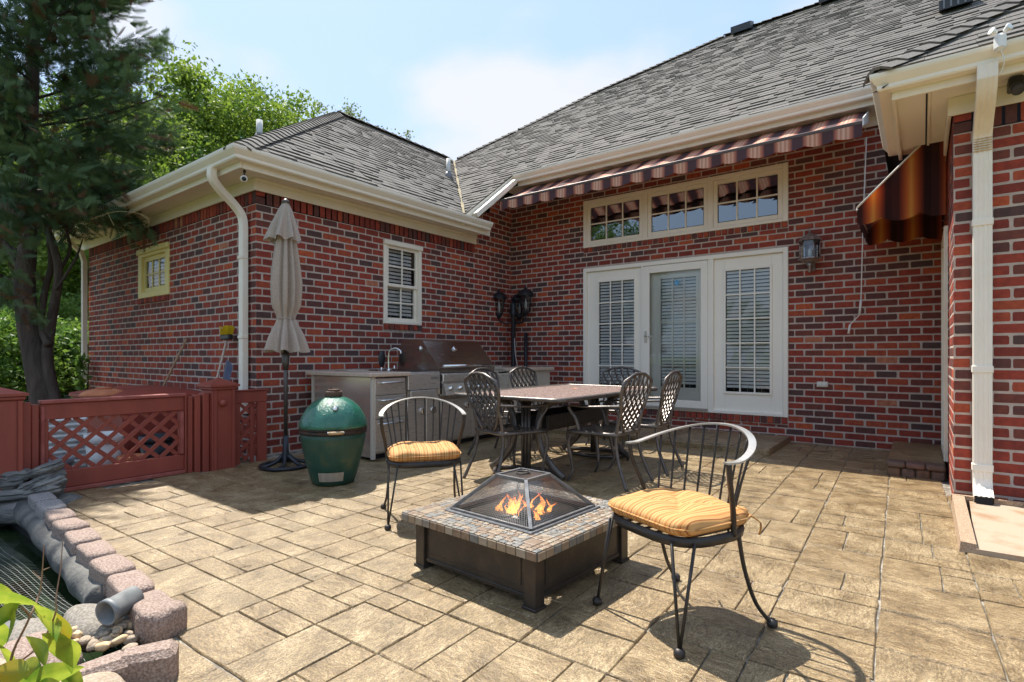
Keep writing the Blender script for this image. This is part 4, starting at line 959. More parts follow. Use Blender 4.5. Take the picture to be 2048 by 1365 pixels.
fc = Vector((3.99,-5.19,0)); rl = random.Random(4)
for i, (x, y, z, a, tlt, ln, lb) in enumerate(((-.05,-.06,.205,20,0,.30,'charred log lying lengthwise at the bottom of the fire pit'),(.07,.04,.205,35,0,.28,'charred log lying beside the other at the bottom of the fire pit'),(0,0,.255,-50,.18,.30,'charred log lying across the other two in the fire'))):
    mb = MB(); d = Vector((math.cos(R(a)), math.sin(R(a)), tlt)).normalized(); c = Vector((x,y,z)); P_ = [c+d*(ln*(q-.5))+Vector((rl.uniform(-.006,.006),rl.uniform(-.006,.006),0)) for q in np.linspace(0,1,7)]
    mb.tube([p+fc for p in P_], [.034,.04,.042,.040,.042,.039,.033], 9); tag(mb.build('log', 'charlog'), lb, 'log', 'logs in the fire pit')
fl = thing('fire', 'orange flames burning on logs inside the fire pit', 'fire', (3.99,-5.19,.2))
FLM = [(rl.uniform(-.13,.13), rl.uniform(-.10,.10)) for _ in range(26)]
for i, (x, y) in enumerate(FLM):
    dc_ = math.hypot(x, y); h = (.205-.8*dc_)*rl.uniform(.7,1.15); h = max(.07, h); r = rl.uniform(.012,.028); lean = rl.uniform(-.03,.03); n = 10; ph = rl.random()*6; v = []
    prof = [(.6,0),(1,.08),(1.05,.2),(.85,.36),(.62,.52),(.45,.68),(.26,.82),(.12,.93),(.01,1)]
    for k_, (pr, pz) in enumerate(prof):
        for j in range(n):
            q = 2*math.pi*j/n; rr = r*pr*(1+.4*math.sin(2*q+ph+pz*6)); wob = .022*math.sin(pz*7+ph)*pz
            v.append((fc.x+x+rr*math.cos(q)+lean*pz*2+wob, fc.y+y+rr*.7*math.sin(q)+.018*math.cos(pz*6+ph)*pz, .205+h*pz))
    mb = MB(); mb.add(v, [(a*n+b_, a*n+(b_+1) % n, (a+1)*n+(b_+1) % n, (a+1)*n+b_) for a in range(len(prof)-1) for b_ in range(n)], True); mb.build('flame', 'flame', fl)
mb = MB()
for i in range(70):
    a, r_ = rl.random()*6.28, .15*rl.random()**.5; x, y, s_ = fc.x+r_*math.cos(a), fc.y+r_*math.sin(a), rl.uniform(.006,.016); z = .165+rl.random()*.03
    mb.add([(x-s_,y-s_,z),(x+s_,y-s_*.6,z),(x+s_*.7,y+s_,z),(x-s_*.8,y+s_*.8,z),(x,y,z+s_)], [(0,1,4),(1,2,4),(2,3,4),(3,0,4)])
ob = mb.build('embers', 'ember', fl); ob['kind'] = 'stuff'
# ================================================================ awnings
ST = [(0,(.10,.055,.062)),(.16,(.10,.055,.062)),(.22,(.38,.13,.10)),(.30,(.60,.25,.16)),(.36,(.80,.50,.36)),(.42,(.58,.25,.16)),(.50,(.85,.56,.42)),(.58,(.58,.25,.16)),(.64,(.80,.50,.36)),(.70,(.60,.25,.16)),(.78,(.38,.13,.10)),(.84,(.10,.055,.062)),(1,(.10,.055,.062))]
stripes('awning_cloth', (1,0,0), .285, ST, .25, .9)
ST2 = [(0,(.07,.028,.028)),(.18,(.07,.028,.028)),(.28,(.34,.075,.035)),(.40,(.68,.20,.05)),(.50,(.90,.46,.10)),(.60,(.68,.20,.05)),(.72,(.34,.075,.035)),(.84,(.045,.020,.022)),(1,(.045,.020,.022))]  # orange glow of sun through the cloth is put into these stripes
stripes('awning_cloth_door', (1,0,0), .285, ST2, .6, .9)
mat('awn_bar', (.10,.07,.06), rough=.5, metal=.3); mat('awn_white', (.78,.76,.72), rough=.4)
aw = thing('retractable_awning', 'half-retracted striped awning with scalloped valance above the transom windows', 'awning', (2.8,-.4,3.6))
ax0, ax1, ay0, az0, ay1, az1 = .47, 5.15, -.27, 3.785, -.90, 3.447
mb = MB(); mb.grid(lambda u, v: (ax0+(ax1-ax0)*u, ay0+(ay1-ay0)*v, az0+(az1-az0)*v-.018*math.sin(v*math.pi)+.016*math.sin(u*41)*math.sin(v*math.pi)+.012*math.sin(u*97+1)*v*(1-v)*3), 160, 10); mb.build('canopy', 'awning_cloth', aw)
mb = MB(); mb.bbox((ax0,ay1-.03,az1-.030),(ax1,ay1+.012,az1+.010),.006); mb.build('front_bar', 'awn_bar', aw)
def scallop(x, x0, per): q = ((x-x0)/per) % 1; return .035*(abs(math.sin(math.pi*q))**.55)
mb = MB(); mb.grid(lambda u, v: (ax0+(ax1-ax0)*u, ay1-.026-.012*v*math.sin(u*60), az1-.028-v*(.098+scallop(ax0+(ax1-ax0)*u, .07, .285))), 330, 4); mb.build('valance', 'awning_cloth', aw)
mb = MB(); mb.tube([(ax0-.02,-.25,3.745),(ax1,-.25,3.745)], .035, 10); mb.build('roller', 'awn_bar', aw)
mb = MB(); mb.tube([(ax1-.02,-.88,3.44),(ax1-.4,-.5,3.50),(ax1-.1,-.20,3.60)], .018, 6); mb.build('folding_arm', 'awn_white', aw)
mb = MB(); mb.prism([(-.93,3.40),(-.93,3.48),(-.25,3.79),(-.25,3.66)], ax1+.002, ax1+.014, 'x'); mb.build('end_cap', 'awn_white', aw)
pc = [tuple(aty(1733,275,-.30)), tuple(aty(1727,420,-.26)), tuple(aty(1722,600,-.22)), tuple(aty(1719,630,-.22)), tuple(aty(1700,650,-.18)), tuple(aty(1697,668,-.18))]
mb = MB(); mb.tube(pc, .0065, 6); mb.build('crank_rod', 'awn_white', aw)
for a, b in ((2,3),(4,5)):
    mb = MB(); mb.tube([pc[a], pc[b]], .012, 8); mb.build('crank_grip', 'awn_white', aw)
da = thing('door_awning', 'small orange striped fixed awning with closed sides over the recess door', 'awning', (5.5,-.8,2.4))
dx0, dx1 = 5.145, 5.80; zt0, zt1 = 2.46, 3.12
for yy, nm in ((-1.40,'side_panel'),(-.20,'side_panel')):
    def fn(u, v):
        x = dx0+(dx1-dx0)*u; top = zt0+(zt1-zt0)*u; bot = 2.30+.055*(1-abs(math.sin(math.pi*(x-5.05)/.285))**.6)
        return (x, yy+.012*math.sin(u*16)*(1-v)*.6, bot+(top-bot)*v)
    mb = MB(); mb.grid(fn, 60, 14); mb.build(nm, 'awning_cloth_door', da)
mb = MB(); mb.grid(lambda u, v: (dx0+(dx1-dx0)*u, -1.40+1.2*v, zt0+(zt1-zt0)*u-.02*math.sin(v*math.pi)), 12, 8); mb.build('canopy', 'awning_cloth_door', da)
mb = MB(); mb.grid(lambda u, v: (dx0, -1.40+1.2*u, 2.46-v*(.12+.04*abs(math.sin(u*13)))), 60, 3); mb.build('valance', 'awning_cloth_door', da)
mb = MB(); mb.tube([(dx0,-1.405,zt0+.004),(dx1,-1.405,zt1+.004)], .009, 6); mb.tube([(dx0,-1.40,2.45),(dx0,-.20,2.45)], .010, 6); mb.build('awning_frame', 'awn_white', da)
# ================================================================ outdoor kitchen
mat('stainless', (.72,.67,.60), (.60,.56,.51), rough=.32, metal=.72, scale=5, stretch=(1,1,14), bump=.06, bscale=120, rvar=.07)
mat('stainless_dull', (.66,.59,.50), (.56,.50,.44), rough=.40, metal=.8, scale=4, stretch=(10,10,1), rvar=.06)
mat('satin_panel', (.74,.66,.54), (.64,.58,.50), rough=.22, metal=.75, scale=3, stretch=(1,1,8), rvar=.05); mat('hoodsteel', (.46,.425,.39), (.38,.35,.325), rough=.22, metal=1., scale=5, stretch=(1,1,14), rvar=.06)
mat('chrome', (.75,.75,.74), rough=.12, metal=1.)
mat('granite', (.50,.37,.28), (.70,.56,.45), rough=.35, scale=150, ramp=(.4,.6), col3=(.50,.40,.31), spec=.5, detail=3)
mat('stone_edge', (.52,.40,.31), (.62,.50,.40), rough=.7, scale=130, ramp=(.4,.6), bump=.6, bscale=160)
mat('beige_panel', (.58,.52,.43), (.52,.46,.38), rough=.55, scale=2)
mat('blackplastic', (.02,.02,.022), rough=.4)
ki = thing('outdoor_kitchen', 'stainless steel outdoor kitchen island with stone counters along the brick wall', 'kitchen island', (.7,-2.3,0))
KX, KY0, KY1 = 1.20, -3.93, -.66
mb = MB(); mb.box((.16,KY0+.02,.06),(KX-.02,KY1-.02,.82)); mb.build('carcass', 'stainless_dull', ki)
mb = MB(); mb.box((.20,KY0+.05,0),(KX-.07,KY1-.05,.06)); mb.build('toe_kick', 'dark', ki)
mb = MB(); mb.bbox((.155,KY0,.03),(KX+.012,KY0+.018,.845),.003); mb.build('end_panel', 'satin_panel', ki)
for x in (.150, KX-.018): mb = MB(); mb.bbox((x,KY0-.012,.015),(x+.034,KY0+.03,.85),.003); mb.build('corner_trim', 'beige_panel', ki)
mb = MB(); mb.bbox((.10,-3.99,.850),(1.245,-3.44,.893),.008); mb.build('countertop', 'granite', ki)
mb = MB(); mb.bbox((.10,-1.68,.850),(1.255,-.60,.893),.008); mb.build('countertop', 'granite', ki)
mb = MB(); mb.bbox((KX-.018,-1.66,.02),(KX+.002,-.66,.848),.003); mb.build('cabinet_front', 'beige_panel', ki)
mb = MB(); mb.bbox((.16,-.665,.02),(KX,-.645,.848),.003); mb.build('end_panel', 'beige_panel', ki)
def front(name, y0, y1, z0, z1, d=.018, m='stainless'):
    mb = MB(); mb.bbox((KX-.01,y0+.004,z0+.004),(KX+d,y1-.004,z1-.004),.004); return mb.build(name, m, ki)
for i, (z0, z1) in enumerate(((.66,.84),(.42,.66),(.08,.42))):
    o = front('drawer', -3.91, -3.50, z0, z1); mb = MB(); zz = z1-.05; mb.tube(smoothpath([(KX+.018,-3.84,zz),(KX+.06,-3.82,zz),(KX+.06,-3.58,zz),(KX+.018,-3.56,zz)],4), .011, 8); mb.build('handle', 'chrome', o)
front('apron', -3.48, -2.99, .69, .875, .030); front('drip_tray', -3.46, -3.06, .60, .69, .05)
for y0, y1, hy in ((-3.48,-3.20,-3.265),(-3.20,-2.99,-3.09)):
    o = front('door', y0, y1, .08, .60); mb = MB(); mb.lathe([(.001,0),(.040,0),(.040,.012),(.034,.014),(.001,.004)], 20); mb.xform(Matrix.Translation((KX+.018,hy,.455)) @ Matrix.Rotation(R(90),4,'Y')); mb.box((KX+.024,hy-.005,.42),(KX+.034,hy+.005,.49)); mb.build('handle', 'chrome', o)
mb = MB(); mb.bbox((.45,-3.44,.872),(KX+.015,-2.99,.884),.003); mb.build('sink_deck', 'stainless', ki)
mb = MB(); mb.box((.62,-3.36,.885),(1.10,-3.06,.8865)); mb.build('sink_bowl', 'blackplastic', ki)
mb = MB(); fx, fy = .62, -3.23; mb.lathe([(.028,.884),(.024,.90),(.012,.92)], 12, (fx, fy)); mb.tube(smoothpath([(fx,fy,.90),(fx,fy,1.06),(fx+.02,fy+.005,1.13),(fx+.09,fy+.03,1.155),(fx+.15,fy+.05,1.12),(fx+.155,fy+.05,1.09)],6), .0095, 8); mb.tube([(fx+.02,fy+.07,.885),(fx+.02,fy+.07,.95)], .010, 8); mb.tube([(fx-.02,fy-.09,.885),(fx-.02,fy-.09,.93)], .012, 8); mb.build('faucet', 'chrome', ki)
mb = MB(); mb.bbox((.35,-3.78,.893),(.60,-3.50,.905),.004); mb.build('burner_cover', 'stainless_dull', ki)
mb = MB(); mb.lathe([(.02,-.01),(.05,0),(.05,.012),(.02,.02)], 14); mb.xform(Matrix.Translation((.36,-3.12,1.03)) @ Matrix.Rotation(R(90),4,'Y') @ Matrix.Diagonal((2.0,1,1,1))); mb.tube([(.36,-3.12,.89),(.36,-3.12,.96)], .008, 6); mb.build('scrub_brush', 'blackplastic', ki)
for yy in (-2.97, -1.98): pass
for y0, y1, hy in ((-2.97,-2.43,-2.52),(-2.43,-1.92,-2.10)):
    o = front('door', y0, y1, .08, .565); mb = MB(); mb.lathe([(.001,0),(.040,0),(.040,.012),(.034,.014),(.001,.004)], 20); mb.xform(Matrix.Translation((KX+.018,hy,.47)) @ Matrix.Rotation(R(90),4,'Y')); mb.box((KX+.024,hy-.005,.435),(KX+.034,hy+.005,.505)); mb.build('handle', 'chrome', o)
front('door', -1.92, -1.68, .08, .84)
gg = thing('gas_grill', 'stainless steel built-in gas grill with closed slanted hood', 'grill', (.8,-2.45,.6))
gy0, gy1 = -2.96, -1.93
mb = MB(); mb.bbox((.42,gy0,.62),(KX+.03,gy1,.86),.004); mb.build('firebox', 'stainless', gg)
mb = MB(); mb.prism([(1.20,.60),(1.295,.612),(1.255,.74),(1.20,.76)], gy0, gy1, 'y'); mb.build('control_panel', 'stainless', gg, fix=True)
mb = MB(); mb.bbox((1.195,gy0,.762),(1.25,gy1,.855),.01); mb.build('bull_nose', 'stainless', gg)
mb = MB(); mb.prism([(.46,.87),(1.17,.87),(1.18,.925),(.90,1.245),(.83,1.265),(.58,1.265),(.50,1.18)], gy0+.005, gy1-.005, 'y'); mb.build('hood', 'hoodsteel', gg, fix=True)
mb = MB(); mb.tube([(1.215,gy0+.04,.945),(1.215,gy1-.02,.945)], .016, 10)
for yy in (gy0+.10, gy1-.08): mb.tube([(1.14,yy,.945),(1.215,yy,.945)], .012, 8)
mb.build('hood_handle', 'chrome', gg)
nrm = Vector((.32,0,.28)).normalized()
for yy, tt in ((gy0+.47,.70),):
    c = Vector((1.18,yy,.925)).lerp(Vector((.90,yy,1.245)), tt); mb = MB(); mb.lathe([(.001,0),(.034,0),(.034,.014),(.026,.020),(.001,.018)], 20); mb.xform(Matrix.Translation(c) @ nrm.to_track_quat('Z','Y').to_matrix().to_4x4()); mb.build('thermometer', 'chrome', gg)
mb = MB(); mb.lathe([(.001,0),(.034,0),(.034,.012),(.001,.016)], 20); mb.xform(Matrix.Translation((.86,gy0+.004,1.15)) @ Matrix.Rotation(R(90),4,'X')); mb.build('side_cap', 'chrome', gg)
for i in range(6):
    y = gy0+.09+i*.165; mb = MB(); mb.lathe([(.001,0),(.027,0),(.027,.012),(.019,.016),(.019,.036),(.001,.038)], 16); mb.xform(Matrix.Translation((1.272,y,.685)) @ Vector((.95,0,.3)).to_track_quat('Z','Y').to_matrix().to_4x4()); mb.build('knob', 'chrome', gg)
mb = MB(); mb.bbox((1.2305,-3.14,.80),(1.2325,-3.02,.83),.0005); mat('badge', (.22,.20,.18), (.45,.43,.40), rough=.4, metal=.6, scale=120, ramp=(.48,.52)); mb.build('badge', 'badge', gg)
mb = MB(); mb.tube([(.62,gy1+.02,.88),(.50,gy1+.06,1.14)], .010, 6); mb.build('rotisserie_rod', 'blackplastic', gg)
mb = MB(); mb.bbox((.45,gy1+.005,.85),(1.16,-1.70,.875),.003); mb.bbox((.45,gy1+.01,.876),(1.14,-1.72,.93),.01); mb.build('side_burner', 'stainless', gg)
# ---- green ceramic grill
m = mat('eggglaze', (.010,.105,.065), (.018,.165,.105), rough=.22, scale=12, bump=.85, bscale=75, bdist=.010, coat=.5)
mat('eggbody', (.012,.055,.038), (.07,.085,.04), rough=.38, scale=6, ramp=(.42,.72), bump=.3, bscale=60, col3=(.016,.068,.047))
mat('eggband', (.025,.022,.020), (.07,.04,.025), rough=.6, metal=.5, scale=30); mat('rustcap', (.13,.065,.04), (.08,.045,.03), rough=.8, scale=20, bump=.3)
mat('woodhandle', (.52,.38,.22), (.38,.26,.14), rough=.7, scale=60)
ex, ey = 1.66, -4.705; EG = thing('kamado_grill', 'green egg-shaped ceramic grill with dimpled dome beside the island', 'grill', (ex,ey,0))
mb = MB(); mb.lathe([(.150,0),(.170,.006),(.185,.05),(.215,.16),(.243,.28),(.262,.38),(.270,.445)], 48, (ex,ey)); mb.build('base', 'eggbody', EG)
mb = MB(); mb.lathe([(.264,.470),(.277,.476),(.275,.50),(.268,.525),(.250,.575),(.215,.632),(.165,.680),(.110,.712),(.060,.728)], 48, (ex,ey)); mb.build('dome', 'eggglaze', EG)
mb = MB(); mb.lathe([(.271,.425),(.2745,.426),(.2745,.446),(.270,.450),(.270,.458),(.275,.460),(.275,.474),(.268,.475)], 48, (ex,ey)); mb.build('band', 'eggband', EG)
mb = MB(); mb.lathe([(.070,.715),(.072,.765),(.066,.770)], 24, (ex,ey)); mb.lathe([(.05,.770),(.05,.785),(.02,.787)], 20, (ex+.01,ey)); mb.tube([(ex-.03,ey,.785),(ex-.03,ey,.80)], .008, 6); mb.build('chimney_cap', 'rustcap', EG)
fa = math.atan2(CAMP[1]-ey, CAMP[0]-ex)+.06; fd = Vector((math.cos(fa), math.sin(fa), 0)); sd_ = Vector((-fd.y, fd.x, 0))
c = Vector((ex,ey,.455))+fd*.318; mb = MB(); mb.tube([c-sd_*.055, c+sd_*.055], .0135, 8); mb.build('handle', 'woodhandle', EG)
for s_ in (-1,1): mb = MB(); mb.tube([c+sd_*.06*s_-fd*.04+Vector((0,0,.01)), c+sd_*.058*s_], .007, 6); mb.build('handle_bracket', 'chrome', EG)
nn = (fd*.75+Vector((0,0,.66))).normalized(); c = Vector((ex,ey,.640))+fd*.213; mb = MB(); mb.lathe([(.001,0),(.022,0),(.022,.012),(.001,.013)], 18); mb.xform(Matrix.Translation(c) @ nn.to_track_quat('Z','Y').to_matrix().to_4x4()); mb.build('thermometer', 'chrome', EG)
mb = MB(); mb.grid(lambda u, v: (ex+(.186+.018*v+.010)*math.cos(fa-.16+(u-.5)*.98), ey+(.186+.018*v+.010)*math.sin(fa-.16+(u-.5)*.98), .045+.075*v), 14, 3); mb.build('draft_door', 'stainless_dull', EG)
# ---- closed umbrella and its base
mat('taupe', (.50,.41,.345), (.42,.345,.29), rough=.9, scale=70, bump=.25, bscale=300, bdist=.002, trans=.12)
mat('polemetal', (.10,.09,.085), rough=.4, metal=.6); mat('basemetal', (.018,.02,.026), (.03,.033,.04), rough=.4, metal=.3, scale=20)
ux, uy = .745, -4.60; UM = thing('patio_umbrella', 'closed taupe patio umbrella tied at the waist by the brick corner', 'umbrella', (ux,uy,0))
def cloth(prof, nf, amp, ph, off=(0,0)):
    def fn(u, v):
        k = v*(len(prof)-1); i = min(int(k), len(prof)-2); t = k-i; (r0, z0, a0), (r1, z1, a1) = prof[i], prof[i+1]; r = r0+(r1-r0)*t; z = z0+(z1-z0)*t; am = a0+(a1-a0)*t; a = 2*math.pi*u
        w_ = math.sin(nf*a+ph+1.1*math.sin(2*a)+v*1.2); r *= 1+amp*am*(w_+.35*math.sin((2*nf+1)*a+2))
        return (ux+off[0]*v+r*math.cos(a), uy+off[1]*v+r*math.sin(a)*.92, z+.012*am*math.sin(nf*a+ph)*(1 if v > .9 else 0))
    mb = MB(); mb.grid(fn, 96, 26, closeu=True); return mb
cloth([(.022,2.50,.2),(.05,2.42,.6),(.075,2.20,1),(.105,1.95,1),(.122,1.75,1),(.113,1.55,1),(.075,1.425,.6),(.092,1.38,.8),(.140,1.26,1),(.178,1.11,1.1)], 8, .28, .4).build('canopy', 'taupe', UM)
cloth([(.026,2.545,.2),(.06,2.47,.5),(.10,2.34,.9),(.142,2.18,1.2)], 7, .24, 1.3, (-.02,-.01)).build('vent_flap', 'taupe', UM)
mb = MB(); mb.lathe([(.042,2.535),(.030,2.56),(.012,2.578),(.001,2.582)], 16, (ux,uy)); mb.build('finial', 'polemetal', UM)
mb = MB(); mb.tube([(ux+.085*math.cos(a), uy+.080*math.sin(a), 1.424) for a in np.linspace(0,2*math.pi,25)[:-1]], .006, 5, closed=True); mb.build('tie_strap', 'taupe', UM)
mb = MB(); mb.lathe([(.019,.28),(.019,1.30)], 14, (ux,uy)); mb.lathe([(.021,.93),(.034,1.00),(.036,1.08),(.022,1.10)], 14, (ux,uy)); mb.build('pole', 'polemetal', UM)
UB = thing('umbrella_base', 'round dark cast umbrella base with openwork spokes', 'umbrella base', (ux,uy,0))
mb = MB(); mb.tube([(ux+.225*math.cos(a), uy+.225*math.sin(a), .018) for a in np.linspace(0,2*math.pi,41)[:-1]], .018, 8, closed=True); mb.build('ring', 'basemetal', UB)
for k in range(6):
    a = k*math.pi/3+.2; mb = MB(); mb.tube(smoothpath([(ux+.03*math.cos(a),uy+.03*math.sin(a),.11),(ux+.09*math.cos(a+.2),uy+.09*math.sin(a+.2),.06),(ux+.16*math.cos(a+.1),uy+.16*math.sin(a+.1),.03),(ux+.222*math.cos(a),uy+.222*math.sin(a),.018)],4), .018, 6); mb.build('spoke', 'basemetal', UB)
mb = MB(); mb.lathe([(.05,.06),(.04,.11),(.028,.15),(.026,.30)], 16, (ux,uy)); mb.build('tube', 'basemetal', UB)
# ================================================================ lamps and small wall things
glassmat('lampglass', (.80,.86,.92), 1.45, .06)
mat('pewter', (.36,.31,.28), (.26,.22,.20), rough=.4, metal=.6, scale=25); mat('lampblack', (.016,.018,.022), (.03,.032,.038), rough=.45, metal=.3, scale=20)
mat('bulbwhite', (.85,.80,.68), rough=.4)
wl = thing('wall_lantern', 'pewter wall lantern with hexagonal glass beside the patio doors', 'lamp', (4.566,-.02,2.3)); lx, ly = 4.566, -.16
mb = MB(); mb.lathe([(.138,2.430),(.128,2.440),(.092,2.482),(.045,2.510),(.022,2.522),(.012,2.535)], 6, (lx,ly), smooth=False); mb.lathe([(.010,2.535),(.016,2.55),(.006,2.565),(.004,2.60)], 8, (lx,ly)); mb.build('cap', 'pewter', wl)
mb = MB(); mb.lathe([(.03,2.165),(.09,2.195),(.132,2.215),(.126,2.228)], 6, (lx,ly), smooth=False); mb.lathe([(.004,2.055),(.018,2.068),(.010,2.085),(.018,2.10),(.02,2.13),(.045,2.168)], 10, (lx,ly)); mb.build('base', 'pewter', wl)
for k in range(6):
    a0, a1 = math.pi/3*k, math.pi/3*(k+1); r = .106; p0, p1 = (lx+r*math.cos(a0), ly+r*math.sin(a0)), (lx+r*math.cos(a1), ly+r*math.sin(a1))
    mb = MB(); mb.quad((*p0,2.228),(*p1,2.228),(*p1,2.432),(*p0,2.432)); mb.build('pane', 'lampglass', wl)
    mb = MB(); mb.tube([(*p0,2.226),(*p0,2.434)], .007, 5); mb.build('corner_bar', 'pewter', wl)
mb = MB(); mb.tube(smoothpath([(lx,ly,2.14),(lx,-.07,2.10),(lx,-.02,2.16)],5), .014, 8); mb.bbox((lx-.04,-.030,2.09),(lx+.04,-.010,2.30),.006); mb.build('bracket', 'pewter', wl)
mb = MB(); mb.lathe([(.01,2.23),(.022,2.27),(.022,2.31),(.008,2.345)], 10, (lx,ly)); mb.build('bulb', 'bulbwhite', wl)
lp = thing('lamp_post', 'black three-headed lamp post standing in the brick corner', 'lamp post', (.19,-.21,0)); px_, py_ = .19, -.21
mb = MB(); mb.lathe([(.06,0),(.06,.12),(.045,.16),(.038,.9),(.036,1.70),(.05,1.73),(.06,1.78),(.045,1.83),(.05,1.90),(.03,1.95),(.012,1.98)], 14, (px_,py_)); mb.build('post', 'lampblack', lp)
def lantern(cx_, cy_, z):
    mb = MB(); mb.lathe([(.148,z+.245),(.142,z+.258),(.118,z+.310),(.075,z+.345),(.03,z+.355),(.035,z+.375),(.012,z+.39),(.010,z+.415)], 10, (cx_,cy_)); cp = mb.build('lantern_cap', 'lampblack', lp)
    mb = MB(); mb.lathe([(.068,z+.0),(.105,z+.25)], 6, (cx_,cy_), smooth=False); mb.f = mb.f[:6]; mb.m = mb.m[:6]; mb.sm = mb.sm[:6]; mb.build('lantern_glass', 'lampglass', lp)
    mb = MB()
    for k in range(6): a = math.pi/3*k; mb.tube([(cx_+  .069*math.cos(a), cy_+  .069*math.sin(a), z),(cx_+.106*math.cos(a), cy_+.106*math.sin(a), z+.25)], .006, 4)
    mb.lathe([(.02,z-.075),(.04,z-.05),(.074,z-.01),(.072,z+.004)], 10, (cx_,cy_)); mb.build('lantern_cage', 'lampblack', lp)
    mb = MB(); mb.lathe([(.008,z+.02),(.022,z+.06),(.024,z+.12),(.012,z+.18),(.004,z+.20)], 10, (cx_,cy_)); mb.build('bulb', 'bulbwhite', lp)
rt_ = Vector((math.cos(YAW), math.sin(YAW), 0)); fw_ = Vector((-math.sin(YAW), math.cos(YAW), 0))
for off, z in ((-rt_*.24-fw_*.03,1.76),(rt_*.10+fw_*.02,1.74),(rt_*.20-fw_*.13,1.80)):
    c = Vector((px_,py_,0))+off; lantern(c.x, c.y, z); mb = MB(); mb.tube(smoothpath([(px_,py_,1.64),(px_+off.x*.45,py_+off.y*.45,1.60),(px_+off.x*.95,py_+off.y*.95,1.64),(c.x,c.y,z-.07)],5), .013, 6); mb.build('arm', 'lampblack', lp)
mb = MB(); mb.tube([(px_+.17,py_+.12,0),(px_+.17,py_+.12,1.45)], .03, 8); mb.build('conduit', 'lampblack', lp)
mb = MB(); mb.tube(smoothpath([(px_+.05,py_-.03,1.35),(px_+.07,py_-.04,1.1),(px_+.11,py_-.03,.90)],4), .006, 5); mb.build('cable', 'pvc', lp)
mat('outletwhite', (.72,.70,.62), rough=.5)
ol = thing('wall_outlet', 'cream weatherproof outlet cover set in the brick near the doors', 'outlet', (4.68,-.02,.72)); mb = MB(); WB.box(mb, 4.62, 4.74, 0, .028, .69, .755, .006); mb.build('plate', 'outletwhite', ol)
for xx in (4.652, 4.708):
    mb = MB(); mb.lathe([(.022,0),(.022,.006),(.018,.008)], 14); mb.xform(Matrix.Translation((xx,-.028,.722)) @ Matrix.Rotation(R(90),4,'X')); mb.build('flap', 'outletwhite', ol)
sc_ = thing('security_camera', 'small white security camera hanging under the wing eave', 'camera', (.243,-4.75,2.9)); mat('camwhite', (.80,.80,.78), rough=.35)
cd = (Vector(CAMP)-Vector((.243,-4.75,2.83))); cd.z -= .3; cd.normalize(); mb = MB(); mb.lathe([(.026,-.045),(.032,-.03),(.034,.03),(.030,.042)], 18); mb.xform(Matrix.Translation((.243,-4.75,2.832)) @ cd.to_track_quat('Z','Y').to_matrix().to_4x4()); mb.build('body', 'camwhite', sc_)
mb = MB(); mb.lathe([(.020,.040),(.022,.044),(.001,.045)], 16); mb.xform(Matrix.Translation((.243,-4.75,2.832)) @ cd.to_track_quat('Z','Y').to_matrix().to_4x4()); mb.build('lens', 'blackplastic', sc_)
mb = MB(); mb.tube([(.243,-4.745,2.945),(.243,-4.745,2.90),(.247,-4.75,2.865)], .008, 6); mb.lathe([(.014,2.89),(.014,2.912)], 8, (.252,-4.75)); mb.build('bracket', 'blackplastic', sc_)
sp2 = thing('floodlight', 'white twin-head floodlight fixed to the front gutter', 'floodlight', (6.03,-2.88,3.05)); gx, gy, gz = 6.03, -2.86, 3.05
mb = MB(); mb.bbox((gx-.03,gy-.05,gz-.06),(gx+.03,gy+.02,gz+.05),.02); mb.build('housing', 'camwhite', sp2)
for s_ in (-1,1):
    d = Vector((s_*.55,-.55,.25)).normalized(); mb = MB(); mb.lathe([(.012,0),(.014,.01),(.022,.028),(.023,.036),(.016,.038)], 14); mb.xform(Matrix.Translation((gx+s_*.02,gy-.02,gz+.06)) @ d.to_track_quat('Z','Y').to_matrix().to_4x4()); mb.build('head', 'camwhite', sp2)
mb = MB(); mb.tube(smoothpath([(gx,gy-.03,gz-.05),(gx+.02,gy-.02,gz-.13),(gx,gy+.02,gz-.2)],4), .003, 4); mb.build('cable', 'camwhite', sp2)
sp3 = thing('eave_spotlight', 'black spotlight under the front eave at the picture edge', 'spotlight', (6.127,-2.5,2.85)); mb = MB(); mb.bbox((6.10,-2.56,2.86),(6.18,-2.44,2.935),.01); mb.build('housing', 'blackplastic', sp3)
mb = MB(); mb.lathe([(.02,0),(.034,.01),(.036,.06),(.03,.062)], 14); mb.xform(Matrix.Translation((6.135,-2.56,2.86)) @ Vector((.1,-.7,-.6)).to_track_quat('Z','Y').to_matrix().to_4x4()); mb.build('head', 'blackplastic', sp3)
